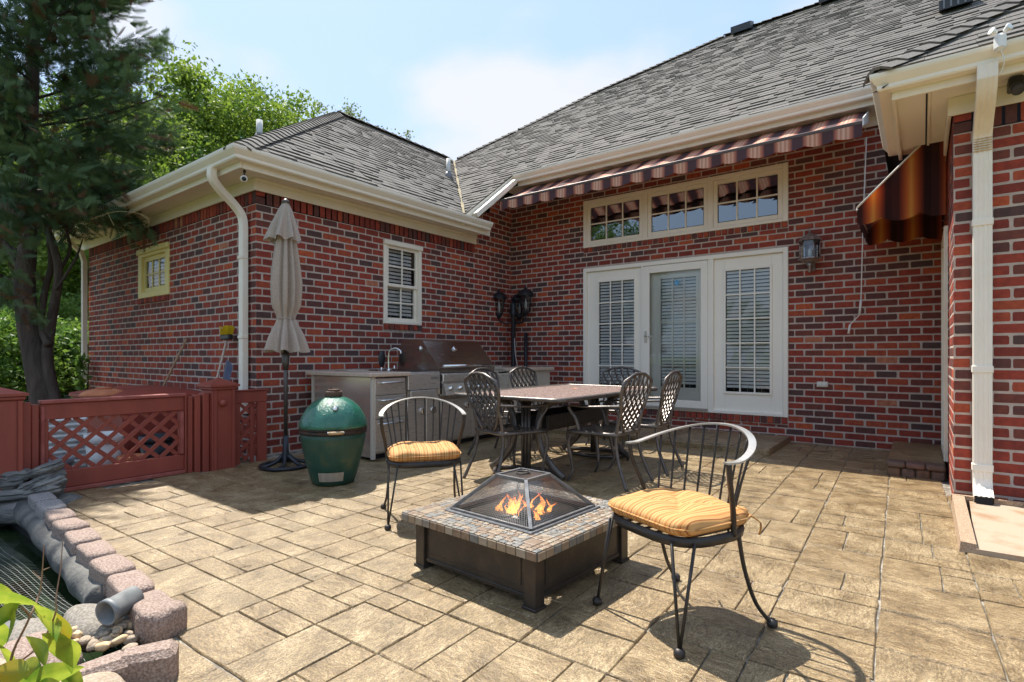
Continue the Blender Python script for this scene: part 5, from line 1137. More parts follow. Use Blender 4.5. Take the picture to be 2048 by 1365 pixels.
# ================================================================ gate and fence
mat('redpaint', (.31,.062,.038), (.235,.046,.030), rough=.55, scale=7, bump=.25, bscale=40, stretch=(1,1,.18), ramp=(.3,.75))
mat('redpaint_worn', (.36,.10,.08), (.27,.06,.045), rough=.65, scale=14, bump=.2, bscale=60)  # lighter pinkish copy of redpaint: sun on the gate trim put into the colour
FX = .25
def bar(name, y0, y1, z0, z1, x0, x1, par, m='redpaint', e=.005):
    mb = MB(); mb.bbox((x0,y0,z0),(x1,y1,z1), e); return mb.build(name, m, par)
def capped_post(name, label, y0, y1, ztop):
    t = thing(name, label, 'fence post', (FX,(y0+y1)/2,0), group='red gate posts')
    bar('shaft', y0, y1, -.06, ztop-.03, FX-.12, FX+.12, t); bar('collar', y0-.012, y1+.012, ztop-.03, ztop, FX-.135, FX+.135, t, 'redpaint', .008)
    mb = MB(); a, b = y0-.025, y1+.025; x0, x1 = FX-.145, FX+.145; zc = ztop; mb.add([(x0,a,zc),(x1,a,zc),(x1,b,zc),(x0,b,zc),(x0,a,zc+.02),(x1,a,zc+.02),(x1,b,zc+.02),(x0,b,zc+.02),(FX,(y0+y1)/2,zc+.085)], [(0,1,5,4),(1,2,6,5),(2,3,7,6),(3,0,4,7),(4,5,8),(5,6,8),(6,7,8),(7,4,8),(0,3,2,1)]); mb.build('pyramid_cap', 'redpaint', t)
    return t
pr = capped_post('fence_post', 'red square gate post with pyramid cap and round knob', -5.11, -4.89, .775)
mb = MB(); mb.lathe([(.001,.0),(.030,.0),(.036,.012),(.034,.03),(.022,.045),(.001,.050)], 20); mb.xform(Matrix.Translation((FX+.12,-5.02,.625)) @ Matrix.Rotation(R(90),4,'Y')); mb.build('knob', 'redpaint', pr)
for i, (a, b) in enumerate(((-5.17,-5.115),(-5.235,-5.185),(-5.29,-5.245))): bar('side_board', a, b, -.05, .72-.012*i, FX-.03+.012*(i % 2), FX+.075-.018*i, pr)
for a, b in ((-5.095,-5.07),(-4.93,-4.905)): bar('moulding', a, b, -.04, .745, FX+.121, FX+.135, pr)
pl_ = capped_post('fence_post', 'wide red gate post with pyramid cap above the stacked slate', -6.78, -6.44, .775)
for a, b in ((-6.475,-6.445),(-6.70,-6.66),(-6.77,-6.735)): bar('moulding', a, b, -.04, .74, FX+.121, FX+.140, pl_)
bar('side_board', -6.435, -6.385, -.05, .72, FX-.04, FX+.06, pl_); bar('side_board', -6.380, -6.335, -.05, .70, FX-.03, FX+.04, pl_)
def lattice(par, y0, y1, z0, z1, step=.105, wd=.034):
    for sg in (1,-1):
        c = -2.0
        while c < 3:
            # line z = z0 + sg*(y - y0) + c
            pts = []
            for t_ in np.linspace(0, 1, 160):
                y = y0+(y1-y0)*t_; z = z0+sg*(y-y0)*.92+c
                if z0 <= z <= z1: pts.append((y, z))
            c += step*1.36
            if len(pts) < 2 or math.dist(pts[0], pts[-1]) < .03: continue
            (ya, za), (yb, zb_) = pts[0], pts[-1]; d = Vector((0,yb-ya,zb_-za)).normalized(); s_ = Vector((0,-d.z,d.y))*wd/2; x0 = FX+(.004 if sg == 1 else -.006)
            a, b = Vector((x0,ya,za)), Vector((x0,yb,zb_)); h = Vector((.008,0,0)); mb = MB()
            mb.add([a-s_, a+s_, b+s_, b-s_, a-s_+h, a+s_+h, b+s_+h, b-s_+h], [(0,1,2,3),(4,7,6,5),(0,4,5,1),(1,5,6,2),(2,6,7,3),(3,7,4,0)]); mb.build('lattice_slat', 'redpaint', par)
gt = thing('garden_gate', 'low red wooden gate with diagonal lattice panel', 'gate', (FX,-5.84,0)); gy0, gy1 = -6.33, -5.30
bar('top_cap', gy0, gy1, .700, .728, FX-.035, FX+.05, gt, 'redpaint_worn'); bar('top_board', gy0, gy1, .575, .699, FX-.012, FX+.028, gt)
bar('bottom_board', gy0, gy1, .035, .170, FX-.012, FX+.028, gt); bar('base_trim', gy0+.01, gy1-.01, .002, .034, FX-.012, FX+.05, gt, 'redpaint_worn')
bar('stile', gy0, gy0+.055, .171, .574, FX-.012, FX+.026, gt); bar('stile', gy1-.055, gy1, .171, .574, FX-.012, FX+.026, gt)
bar('stile_strip', gy0+.004, gy0+.03, .06, .68, FX+.0285, FX+.045, gt, 'redpaint_worn'); bar('stile_strip', gy1-.05, gy1-.02, .18, .56, FX+.0265, FX+.045, gt, 'redpaint_worn'); bar('stile_strip', gy1-.016, gy1-.001, .01, .725, FX+.029, FX+.055, gt)
lattice(gt, gy0+.05, gy1-.05, .165, .58)
fnp = thing('lattice_fence', 'narrow red lattice fence panel between gate post and brick corner', 'fence', (FX,-4.7,0)); fy0, fy1 = -4.878, -4.53
bar('top_rail', fy0, fy1, .60, .716, FX-.012, FX+.03, fnp); bar('stile', fy0, fy0+.075, -.05, .599, FX-.012, FX+.029, fnp); bar('stile', fy1-.10, fy1, -.05, .599, FX-.012, FX+.029, fnp); bar('post_strip', fy1-.17, fy1-.13, -.04, .56, FX-.002, FX+.02, fnp)
bar('cap_strip', fy0, fy1+.015, .7165, .728, FX-.03, FX+.045, fnp); lattice(fnp, fy0+.07, fy1-.09, .03, .60, .09, .03)
# ---- things kept behind the gate
mat('binred', (.30,.050,.032), (.24,.042,.028), rough=.6, scale=6, bump=.1); mat('terracotta', (.55,.20,.09), (.45,.15,.07), rough=.8, scale=10, bump=.2)
mat('whiteplastic', (.74,.75,.74), (.66,.67,.67), rough=.45, scale=5); mat('greyplastic', (.20,.22,.25), rough=.5); mat('darkpot', (.03,.035,.04), rough=.5)
sbx = thing('storage_bin', 'large red lidded storage bin behind the gate', 'storage bin', (-1.35,-5.1,-.07)); bx0, bx1, by0, by1 = -2.15, -.62, -5.52, -4.66
mb = MB(); mb.add([(bx0+.05,by0+.05,-.07),(bx1-.05,by0+.05,-.07),(bx1-.05,by1-.05,-.07),(bx0+.05,by1-.05,-.07),(bx0,by0,.62),(bx1,by0,.62),(bx1,by1,.62),(bx0,by1,.62)], [(0,1,5,4),(1,2,6,5),(2,3,7,6),(3,0,4,7)]); mb.build('tub', 'binred', sbx)
mb = MB(); mb.grid(lambda u, v: (bx0-.03+(bx1-bx0+.06)*u, by0-.03+(by1-by0+.06)*v, .645+.085*(math.sin(math.pi*u)*math.sin(math.pi*v))**.5), 24, 16); mb.bbox((bx0-.03,by0-.03,.60),(bx1+.03,by1+.03,.645),.01); mb.build('lid', 'binred', sbx)
dsh = thing('terracotta_dish', 'upturned terracotta dish lying on the red bin lid', 'dish', (-1.15,-5.50,.66)); mb = MB(); mb.lathe([(.20,.655),(.205,.672),(.17,.70),(.10,.722),(.03,.728)], 28, (-1.12,-5.52)); mb.build('bowl', 'terracotta', dsh)
mb = MB(); mb.lathe([(.07,.724),(.075,.738),(.06,.741)], 20, (-1.12,-5.52)); mb.build('foot', 'terracotta', dsh)
vc = thing('louvred_panel', 'white plastic louvred panel leaning behind the gate lattice', 'panel', (-.45,-6.0,-.06)); mb = MB(); mb.bbox((-.62,-6.20,-.05),(-.58,-5.80,.56),.008); mb.build('back', 'whiteplastic', vc)
for i in range(11):
    mb = MB(); z = .02+i*.048; mb.add([(-.578,-6.18,z),(-.578,-5.82,z),(-.545,-5.82,z-.02),(-.545,-6.18,z-.02),(-.578,-6.18,z+.008),(-.578,-5.82,z+.008),(-.543,-5.82,z-.012),(-.543,-6.18,z-.012)], [(0,1,2,3),(4,7,6,5),(2,6,7,3),(0,3,7,4),(1,5,6,2)]); mb.build('slat', 'whiteplastic', vc)
def pot(name, label, cat, c, r, h, m, z=-.06):
    t = thing(name, label, cat, (c[0],c[1],z)); mb = MB(); mb.lathe([(r*.7,z),(r*.92,z+h*.8)], 20, c); mb.build('body', m, t); mb = MB(); mb.lathe([(r*.95,z+h*.8),(r,z+h*.82),(r,z+h),(r*.85,z+h),(r*.82,z+h*.9)], 20, c); mb.build('rim', m, t)
pot('plastic_bucket', 'white bucket standing behind the gate lattice beside the louvred panel', 'bucket', (-.35,-5.74), .15, .42, 'whiteplastic'); pot('flower_pot', 'terracotta pot on the ground behind the middle of the gate', 'pot', (-.12,-5.60), .11, .22, 'terracotta')
pot('flower_pot', 'small terracotta pot on the ground behind the latch end of the gate', 'pot', (-.10,-5.40), .085, .16, 'terracotta'); pot('plastic_bucket', 'black bucket behind the latch end of the gate', 'bucket', (-.45,-5.28), .15, .34, 'darkpot'); pot('plastic_bucket', 'grey bucket standing behind the left half of the gate', 'bucket', (-.20,-6.12), .12, .26, 'greyplastic')
# ---- leaning tools
mat('bristle', (.75,.55,.02), (.62,.45,.01), rough=.8, scale=60, stretch=(8,8,1)); mat('woodpole', (.42,.26,.15), (.33,.20,.11), rough=.7, scale=20); mat('paledowel', (.55,.42,.33), rough=.6)
br = thing('broom', 'upturned broom with yellow bristles leaning on the brick wall', 'broom', (-.70,-4.72,0)); a, b = Vector((-.72,-4.78,-.06)), Vector((-.43,-4.60,1.24))
mb = MB(); mb.tube([a,b], .012, 8); mb.build('handle', 'paledowel', br); mb = MB(); mb.bbox((-.52,-4.635,1.24),(-.33,-4.575,1.30),.012); mb.build('head', 'blackplastic', br)
mb = MB(); rr3 = random.Random(2)
for i in range(90): x, y = rr3.uniform(-.515,-.335), rr3.uniform(-4.63,-4.58); mb.tube([(x,y,1.295),(x*1.06+.03+rr3.uniform(-.015,.015)+.02,y+rr3.uniform(-.02,.02),1.385+rr3.uniform(-.01,.012))], .004, 3, smooth=False)
ob = mb.build('bristles', 'bristle', br); ob['kind'] = 'stuff'
stk = MB(); stk.tube([(-2.30,-4.85,-.06),(-1.61,-4.53,1.27)], .014, 8); tag(stk.build('wooden_stick', 'woodpole'), 'brown wooden pole leaning on the brick wall behind the bin', 'pole')
mat('navyblade', (.055,.065,.12), (.08,.09,.15), rough=.5, scale=12, metal=.2)
sv = thing('shovel', 'dark blue shovel blade leaning upturned beside the downspout', 'shovel', (-.40,-4.7,0)); mb = MB(); mb.grid(lambda u, v: (-.46+.17*u+.03*v+(.5-u)*.02*v, -4.66+.05*v-.03*math.sin(u*math.pi), .66+.36*v-.06*(2*u-1)**2*v), 10, 10); mb.build('blade', 'navyblade', sv); mb = MB(); mb.tube([(-.38,-4.70,-.06),(-.385,-4.665,.72)], .013, 8); mb.build('handle', 'blackplastic', sv)
# ================================================================ pond
mat('pondwater', (.012,.022,.010), (.03,.05,.018), rough=.06, scale=2.2, spec=.5); mat('liner', (.012,.013,.014), rough=.7)
mat('linerroll', (.055,.056,.058), (.19,.18,.16), rough=.85, scale=7, ramp=(.35,.65), bump=.5, bscale=60, bdist=.01)
mat('blockstone', (.23,.16,.13), (.40,.31,.26), rough=.95, scale=120, ramp=(.38,.62), bump=.9, bscale=140, bdist=.008, col3=(.31,.225,.185), detail=3); mat('blockgrey', (.20,.185,.18), (.34,.31,.30), rough=.95, scale=120, ramp=(.38,.62), bump=.9, bscale=140, bdist=.008, detail=3)
mat('slate', (.12,.12,.12), (.27,.26,.235), rough=.9, scale=9, ramp=(.35,.7), bump=1., bscale=26, bdist=.02, stretch=(1,1,4)); mat('tanrock', (.30,.23,.165), (.42,.34,.255), rough=.95, scale=90, bump=.7, bscale=120, bdist=.006, ramp=(.38,.62), detail=4); mat('greyrock', (.17,.15,.125), (.29,.26,.22), rough=.95, scale=110, bump=.6, bscale=140, bdist=.005, ramp=(.4,.6), detail=4)
mb = MB(); mb.quad((.30,-10.4,-.17),(3.42,-10.4,-.17),(3.42,-6.5,-.17),(.30,-6.5,-.17)); struct(mb.build('pond_water', 'pondwater'))
mb = MB(); mb.box((.28,-10.5,-.6),(3.44,-10.45,-.05)); mb.box((.26,-10.45,-.6),(.30,-6.45,-.04)); mb.box((3.40,-10.45,-.6),(3.44,-6.45,-.075)); mb.box((.30,-6.50,-.6),(3.40,-6.45,-.02)); mb.quad((.30,-10.45,-.5),(3.40,-10.45,-.5),(3.40,-6.5,-.5),(.30,-6.5,-.5)); struct(mb.build('pond_liner', 'liner'))
rr4 = random.Random(9)
def slab(name, label, cat, c, L_, W_, H_, m, seed, rz, tilt, group):
    rn = random.Random(seed); n = 11; mb = MB(); base = [(math.cos(2*math.pi*i/n+rn.uniform(-.15,.15)), math.sin(2*math.pi*i/n+rn.uniform(-.15,.15)), rn.uniform(.78,1.08)) for i in range(n)]; v = []
    for z, k in ((-1,.72),(-.45,.95),(-.05,1.0),(.1,.90),(.45,.98),(1,.70)):
        v += [(x*q*k*L_*rn.uniform(.95,1.04), y*q*k*W_*rn.uniform(.93,1.05), (z+rn.uniform(-.16,.16)+.25*x*(1 if z > 0 else 0))*H_) for x, y, q in base]
    mb.add(v, [tuple(reversed(range(n))), tuple(range(5*n,6*n))]+[(r*n+i, r*n+(i+1) % n, (r+1)*n+(i+1) % n, (r+1)*n+i) for r in range(5) for i in range(n)])
    mb.xform(Matrix.Rotation(rz,4,'Z') @ Matrix.Rotation(tilt,4,'Y')); o = mb.build(name, m); o.location = c; tag(o, label, cat, group); return o
def rock(name, label, cat, c, s, m, seed, rz=0., tilt=0., group=None, e=.55, rough=.12, rx=0.):
    rn = random.Random(seed); mb = MB(); K = [(rn.gauss(0,1), rn.gauss(0,1), rn.gauss(0,1), rn.random()*6) for _ in range(7)]
    def fn(u, v):
        a, b = 2*math.pi*u, -math.pi/2+math.pi*v; f = lambda q: math.copysign(abs(q)**e, q)
        x, y, z = f(math.cos(a))*max(0,math.cos(b))**e, f(math.sin(a))*max(0,math.cos(b))**e, f(math.sin(b))
        k = 1+sum(rough*.45*math.sin(2.6*(q[0]*x+q[1]*y+q[2]*z)+q[3])/(1+i*.35) for i, q in enumerate(K))
        return (x*s[0]*k, y*s[1]*k, z*s[2]*k)
    mb.grid(fn, 28, 16, closeu=True); mb.xform(Matrix.Rotation(rz,4,'Z') @ Matrix.Rotation(tilt,4,'Y') @ Matrix.Rotation(rx,4,'X'))
    o = mb.build(name, m); o.location = c; tag(o, label, cat, group); return o
ordw = ['first','second','third','fourth','fifth','sixth','seventh','eighth','ninth']
for i in range(9):
    x = .80+i*.302; rock('edging_block', '%s edging block from the stacked slate in the row beside the pond' % ordw[i], 'edging block', (x,-6.425-.078*(x-.8),.048), (.132,.066,.062), 'blockgrey' if i in (0,1) else 'blockstone', 40+i, R(-3+rr4.uniform(-4,4)), 0, 'edging blocks along the pond', .30, .05)
p = atz(322,1225,.10); rock('edging_block', 'rounded corner edging block right of the pond spotlight', 'edging block', (p.x-.05,p.y+.02,.04), (.072,.078,.066), 'blockstone', 61, R(20), 0, 'edging blocks along the pond', .52, .05)
def wedge(label, c, L_, W_, H_, rz):
    mb = MB(); v = []; o = [(-.5,-.35),(.5,-.5),(.5,.5),(-.5,.35)]
    mb2 = MB(); mb2.bbox((-L_/2,-W_/2,0),(L_/2,W_/2,H_),.02); mb2.v = [(x, y*(1+.35*x/L_), z-(.02*abs(x)/L_)) for x, y, z in mb2.v]; ob = mb2.build('edging_block', 'blockstone'); ob.location = c; ob.rotation_euler = (0,0,rz); tag(ob, label, 'edging block', 'edging blocks along the pond')
p = atz(292,1292,.13); wedge('trapezoid edging block nearest the patio, with its broken face to the camera', (p.x-.03,p.y+.015,-.06), .17, .10, .175, R(62)); p = atz(205,1310,.13); wedge('trapezoid edging block between the pebbles and the tan boulder', (p.x-.02,p.y,-.06), .16, .10, .17, R(85))
p = atz(140,1372,.08); rock('boulder', 'flat tan boulder at the lower edge of the picture', 'rock', (p.x,p.y,.03), (.15,.12,.06), 'tanrock', 71, .3, 0, 'rocks around the pond', .7); p = atz(183,1228,.05); rock('boulder', 'smooth grey-brown boulder beneath the pond spotlight', 'rock', (p.x,p.y,.0), (.17,.08,.062), 'greyrock', 72, R(-4), 0, 'rocks around the pond', .75, .06)
for i, (u, v, s, lb) in enumerate(((62,1268,(.12,.08,.05),'small grey boulder left of the pebbles, behind the leafy shrub'),(70,1310,(.16,.10,.06),'reddish flat rock behind the shrub leaves'),(15,1265,(.11,.07,.05),'dark streaked rock at the left picture edge by the netting'),(20,1340,(.14,.10,.05),'brown rock in the lower left corner under the shrub'))):
    p = atz(u, v, .02); rock('boulder', lb, 'rock', (p.x,p.y,-.005), s, ('greyrock','blockstone','slate','tanrock')[i], 80+i, .2*i, .05, 'rocks around the pond', .7)
for i in range(34):
    p = atz(rr4.uniform(140,262), rr4.uniform(1247,1290), .03); rock('pebble', 'smooth tan pebble in the gravel patch below the pond spotlight', 'pebble', (p.x,p.y,.015+rr4.uniform(0,.02)), (.022*rr4.uniform(.7,1.3),.018*rr4.uniform(.7,1.2),.014), 'tanrock' if i % 3 else 'pebbleo', 100+i, rr4.random()*3, 0, 'pebbles beside the pond', .85) if i or mat('pebbleo', (.55,.38,.20), (.66,.50,.31), rough=.8, scale=40) else None
mb = MB(); rp1 = [atz(u, v, -.03) for u, v in ((30,1003),(52,1022),(80,1050),(113,1088),(148,1128),(182,1168),(212,1203))]; mb.tube(smoothpath(rp1,5), [.075+.006*math.sin(i*1.1) for i in range(31)], 14); tag(mb.build('liner_roll', 'linerroll'), 'grey rolled edge of the pond liner inside the block row', 'pond edge')
SL = [(88,940,-18,.30,4.05,'topmost tilted blue-grey slab of the slate stack'),(80,965,-22,.34,4.02,'long greenish slab second in the slate stack'),(96,972,-20,.26,4.00,'purple-grey slab in the middle of the slate stack'),(85,985,-8,.30,3.96,'ragged lowest slab of the slate stack beside the block row'),(22,950,4,.28,4.0,'upper grey slab of the slate stack at the picture edge'),(14,966,-4,.28,3.97,'middle thin slab of the slate stack at the picture edge'),(20,988,2,.34,3.93,'wide lowest slab of the slate stack over the pond')]
for i, (u, v, tl, L__, t_, lb) in enumerate(SL):
    p = atd(u, v, t_); slab('slate_rock', lb, 'rock', p, L__*.50, .12, .036, 'slate', 130+i, YAW+rr4.uniform(-.2,.2), R(tl), 'stacked slate by the pond')
p = atd(60,1000,4.0); rock('slate_rock', 'dark buried slab carrying the slate stack', 'rock', (p.x,p.y-.0,-.05), (.34,.2,.09), 'slate', 150, YAW, 0, 'stacked slate by the pond', .7, .1)
for i, (u, v, t_) in enumerate(((20,935,4.15),(70,955,4.2),(40,975,4.12))):
    p = atd(u, v, t_); rock('slate_rock', ('slate slab at the back of the stack below the wide post','slate slab at the back of the stack in the middle','slate slab at the back of the stack, half hidden')[i], 'rock', (p.x,p.y,p.z-.07), (.19,.12,.09), 'slate', 160+i, YAW, .1, 'stacked slate by the pond', .7, .14)
sl_ = thing('pond_spotlight', 'grey cylindrical pond spotlight resting on the boulder', 'spotlight', atz(232,1215,.10)); mat('pipegrey', (.15,.16,.165), (.24,.25,.25), rough=.55, metal=.2, scale=18)
c = atz(238,1212,.105); d = Vector((.40,-.90,-.08)).normalized(); mb = MB(); mb.lathe([(.036,-.075),(.044,-.07),(.045,.03),(.049,.032),(.049,.055),(.042,.055),(.040,.0),(.001,-.01)], 24); mb.xform(Matrix.Translation(c) @ d.to_track_quat('Z','Y').to_matrix().to_4x4()); mb.build('can', 'pipegrey', sl_)
mb = MB(); mb.tube([c-d*.05+Vector((0,0,-.03)), c-d*.03+Vector((0,0,-.11))], .02, 8); mb.bbox((c.x-.02,c.y-.02,-.01),(c.x+.03,c.y+.03,.03),.005); mb.build('stand', 'pipegrey', sl_)
# netting over the water
mat('net', (.26,.27,.25), rough=.7); mb = MB()
def netp(x, y): return (x, y, -.085+.05*math.exp(-((y+6.78)/.12)**2)+.018*math.sin(x*5.1+y*3)+.014*math.sin(y*9-x*2))
nx0, nx1, ny0, ny1 = .5, 3.25, -8.2, -6.68
for i in range(int((nx1-nx0)/.028)): x = nx0+i*.028; mb.tube([netp(x+.03*math.sin(y*4), y) for y in np.linspace(ny0,ny1,18)], .0007, 3, cap=False, smooth=False)
for i in range(int((ny1-ny0)/.024)): y = ny0+i*.024; mb.tube([netp(x, y+.02*math.sin(x*3)) for x in np.linspace(nx0,nx1,30)], .0007, 3, cap=False, smooth=False)
o = mb.build('pond_netting', 'net'); tag(o, 'fine pale netting stretched over the pond', 'netting', kind='stuff')
# ================================================================ planting
rv = np.random.RandomState(12)
mat('bark', (.055,.040,.032), (.10,.075,.06), rough=.95, scale=9, bump=1., bscale=24, bdist=.03, stretch=(1,1,.25))
mat('barkgrey', (.12,.10,.085), (.20,.17,.145), rough=.95, scale=9, bump=.8, bscale=30, bdist=.02)
mat('cypress', (.045,.095,.040), (.13,.20,.072), rough=.8, scale=1.6, ramp=(.35,.7), trans=.25); mat('cypress_dead', (.11,.055,.028), (.16,.085,.04), rough=.9, scale=3, trans=.2)
for k, a, b in (('leaf_bright',(.12,.215,.024),(.27,.36,.05)),('leaf_mid',(.07,.15,.022),(.16,.25,.04)),('leaf_pale',(.13,.18,.06),(.22,.26,.11)),('leaf_shrub',(.065,.16,.022),(.20,.31,.05))): mat(k, a, b, rough=.55, scale=1.3, ramp=(.35,.65), trans=.45)
def rot_mats(n, rs):
    q = rs.normal(size=(n,4)); q /= np.linalg.norm(q, axis=1)[:,None]; w_, x, y, z = q.T
    return np.stack([np.stack([1-2*(y*y+z*z),2*(x*y-z*w_),2*(x*z+y*w_)],-1), np.stack([2*(x*y+z*w_),1-2*(x*x+z*z),2*(y*z-x*w_)],-1), np.stack([2*(x*z-y*w_),2*(y*z+x*w_),1-2*(x*x+y*y)],-1)],1)
def scatter_mesh(name, tv, tf, pos, rots, scl, mats, mi=None):
    n, k = len(pos), len(tv); V = np.einsum('nij,kj->nki', rots, tv)*scl[:,None,None]+pos[:,None,:]
    F = (np.array(tf)[None]+(np.arange(n)*k)[:,None,None]).reshape(-1, len(tf[0]))
    me = bpy.data.meshes.new(name); me.vertices.add(n*k); me.vertices.foreach_set('co', V.reshape(-1)); nf = len(F); L = len(tf[0])
    me.loops.add(nf*L); me.loops.foreach_set('vertex_index', F.reshape(-1)); me.polygons.add(nf); me.polygons.foreach_set('loop_start', np.arange(nf)*L)
    for m in mats: me.materials.append(M[m])
    if mi is not None: me.polygons.foreach_set('material_index', np.repeat(mi, len(tf)))
    me.update(calc_edges=True); return me
leaf_v = np.array([(0,0,0),(.30,.32,.06),(0,1,-.05),(-.30,.32,.06)]); leaf_f = [(0,1,2),(0,2,3)]
def crown_points(n, c, rad, rs, clusters=60, spread=.32, hollow=.45):
    d = rs.normal(size=(clusters,3)); d /= np.linalg.norm(d, axis=1)[:,None]; rr = hollow+(1-hollow)*rs.rand(clusters)**.6
    cc = d*rr[:,None]; cc[:,2] = np.where(cc[:,2] < -.5, cc[:,2]*.6, cc[:,2]); sz = spread*(.6+.8*rs.rand(clusters))
    i = rs.randint(clusters, size=n); b_ = rs.normal(size=(n,3)); b_ /= np.linalg.norm(b_, axis=1)[:,None]; p = cc[i]+b_*(rs.rand(n)**.5)[:,None]*sz[i][:,None]*np.array((1,1,.7))
    return p*np.array(rad)+np.array(c), cc*np.array(rad)+np.array(c)
def make_tree(name, label, seed, h, rad, nleaf, size, m, clusters=60, spread=.30, trunk=.16, z0=.35, group=None, bark='barkgrey'):
    rs = np.random.RandomState(seed); t = thing(name, label, 'tree', group=group); c = (0,0,h-rad[2]*1.02)
    p, cc = crown_points(nleaf, c, rad, rs, clusters, spread); me = scatter_mesh('crown', leaf_v, leaf_f, p, rot_mats(nleaf, rs), size*(.6+.8*rs.rand(nleaf)), [m])
    local(link('crown', me), t); mb = MB(); lean = rs.uniform(-.3,.3,2)
    stem = [(lean[0]*q*q, lean[1]*q*q, q*(h-rad[2]*.9)) for q in np.linspace(0,1,6)]; mb.tube(stem, [trunk*(1.15-.7*q) for q in np.linspace(0,1,6)], 8)
    for j in rs.choice(clusters, min(clusters, 22), False):
        e = Vector(cc[j]); b = Vector(stem[rs.randint(2,6)]); mid = (b+e)/2+Vector(rs.normal(size=3)*.15*rad[0]*.4); mb.tube(smoothpath([b, mid, e],3), [trunk*.42*(1-.13*q) for q in range(7)], 5)
    local(mb.build('trunk', bark), t); return t
def place(t, u, tt, z=-.1, rz=0., s=1.): p = atd(u, 710, tt); t.location = (p.x, p.y, z); t.rotation_euler = (0,0,rz); t.scale = (s,s,s); return t
GRP = 'broadleaf trees beyond the house'
ta = place(make_tree('broadleaf_tree', 'bright green leafy tree behind the wing roof, its top highest against the sky', 1, 10.6, (4.4,4.4,4.4), 70000, .135, 'leaf_bright', 170, .22, .2, group=GRP), 400, 21, s=1.11)
def again(src, label, u, tt, rz, s, z=-.1):
    p = atd(u, 710, tt); r = dup(src, (p.x,p.y,z), rz, label); r.scale = (s,s,s); return r
again(ta, 'bright green tree behind the vent pipe on the wing roof', 540, 24, 2.1, 1.16)
tbm = place(make_tree('broadleaf_tree', 'mid green tree partly hidden by the dark cypress', 2, 10.2, (4.0,4.0,4.8), 52000, .14, 'leaf_mid', 140, .24, .2, group=GRP), 210, 19)
again(ta, 'bright green tree seen low between the cypress branches and the eave', 290, 17, 4.0, .80); again(tbm, 'shaded green tree at the left picture edge behind the cypress', 40, 20, 1.2, 1.0)
again(tbm, 'mid green tree low behind the far end of the wing', 150, 26, 3.3, 1.0); again(ta, 'bright green tree farthest left behind the shrubs', -40, 25, 5.0, .95)
tp = place(make_tree('sparse_tree', 'pale sparse-leaved tree fading behind the peak of the wing roof', 3, 16.2, (3.6,3.6,4.2), 6500, .17, 'leaf_pale', 90, .16, .16, group=GRP), 690, 33)
again(tp, 'pale sparse tree right of the wing roof peak, nearly bare at the top', 775, 35, 2.0, .96)
again(tp, 'single leafy treetop showing in the notch between the two roofs', 902, 46, .9, 1.07)
for u, tt, rz, s, lb in ((-900,26,1.,1.,'broadleaf tree in the yard behind the camera, seen mirrored in the doors'),):
    pass
for i, (x, y, s) in enumerate(((-11,-26,1.0),(-3,-30,.42),(4,-27,.40),(10,-28,.45))):
    r = dup(ta if i % 2 else tbm, (x,y,-.1), i*1.7, ('broadleaf tree across the yard mirrored in the left patio door','broadleaf tree across the yard mirrored in the storm door','broadleaf tree across the yard mirrored in the right patio door','broadleaf tree across the yard mirrored at the edge of the right patio door')[i]); r.scale = (s,s,s)
# shrubs beyond the gate
sh = make_tree('shrub', 'sunlit green shrub behind the cypress trunk', 5, 2.0, (1.25,1.25,1.0), 7000, .095, 'leaf_shrub', 60, .36, .03, group='shrubs beyond the gate', bark='bark'); place(sh, 60, 11.2)
for u, tt, rz, s, lb in ((150,11.8,1.,.95,'sunlit green shrub beside the far downspout'),(-10,10.4,2.,1.05,'sunlit shrub at the left picture edge above the wide post'),(110,13.6,3.,1.3,'taller shrub behind the forked trunk'),(20,14.5,4.,1.5,'tall shrub in the shade behind the cypress at the left edge'),(175,15.5,5.,1.5,'tall pale shrub just left of the far downspout'),(-60,12.5,.5,1.3,'shrub filling the left edge behind the gate post')):
    again(sh, lb, u, tt, rz, s)
iv = thing('ivy', 'small ivy climbing the brick beside the far downspout', 'ivy', (-5.0,-4.62,-.07)); rs = np.random.RandomState(8); n = 260; p = np.stack([-5.16+rs.rand(n)*.28*rs.rand(n), -4.62-rs.rand(n)*.10, rs.rand(n)**1.2*1.05], -1)
link('leaves', scatter_mesh('leaves', leaf_v, leaf_f, p, rot_mats(n, rs), .07+.05*rs.rand(n), ['leaf_mid']), iv); mb = MB(); mb.tube([(-5.1,-4.60,-.07),(-5.12,-4.58,.5),(-5.05,-4.58,1.0)], .008, 5); mb.build('stem', 'bark', iv)
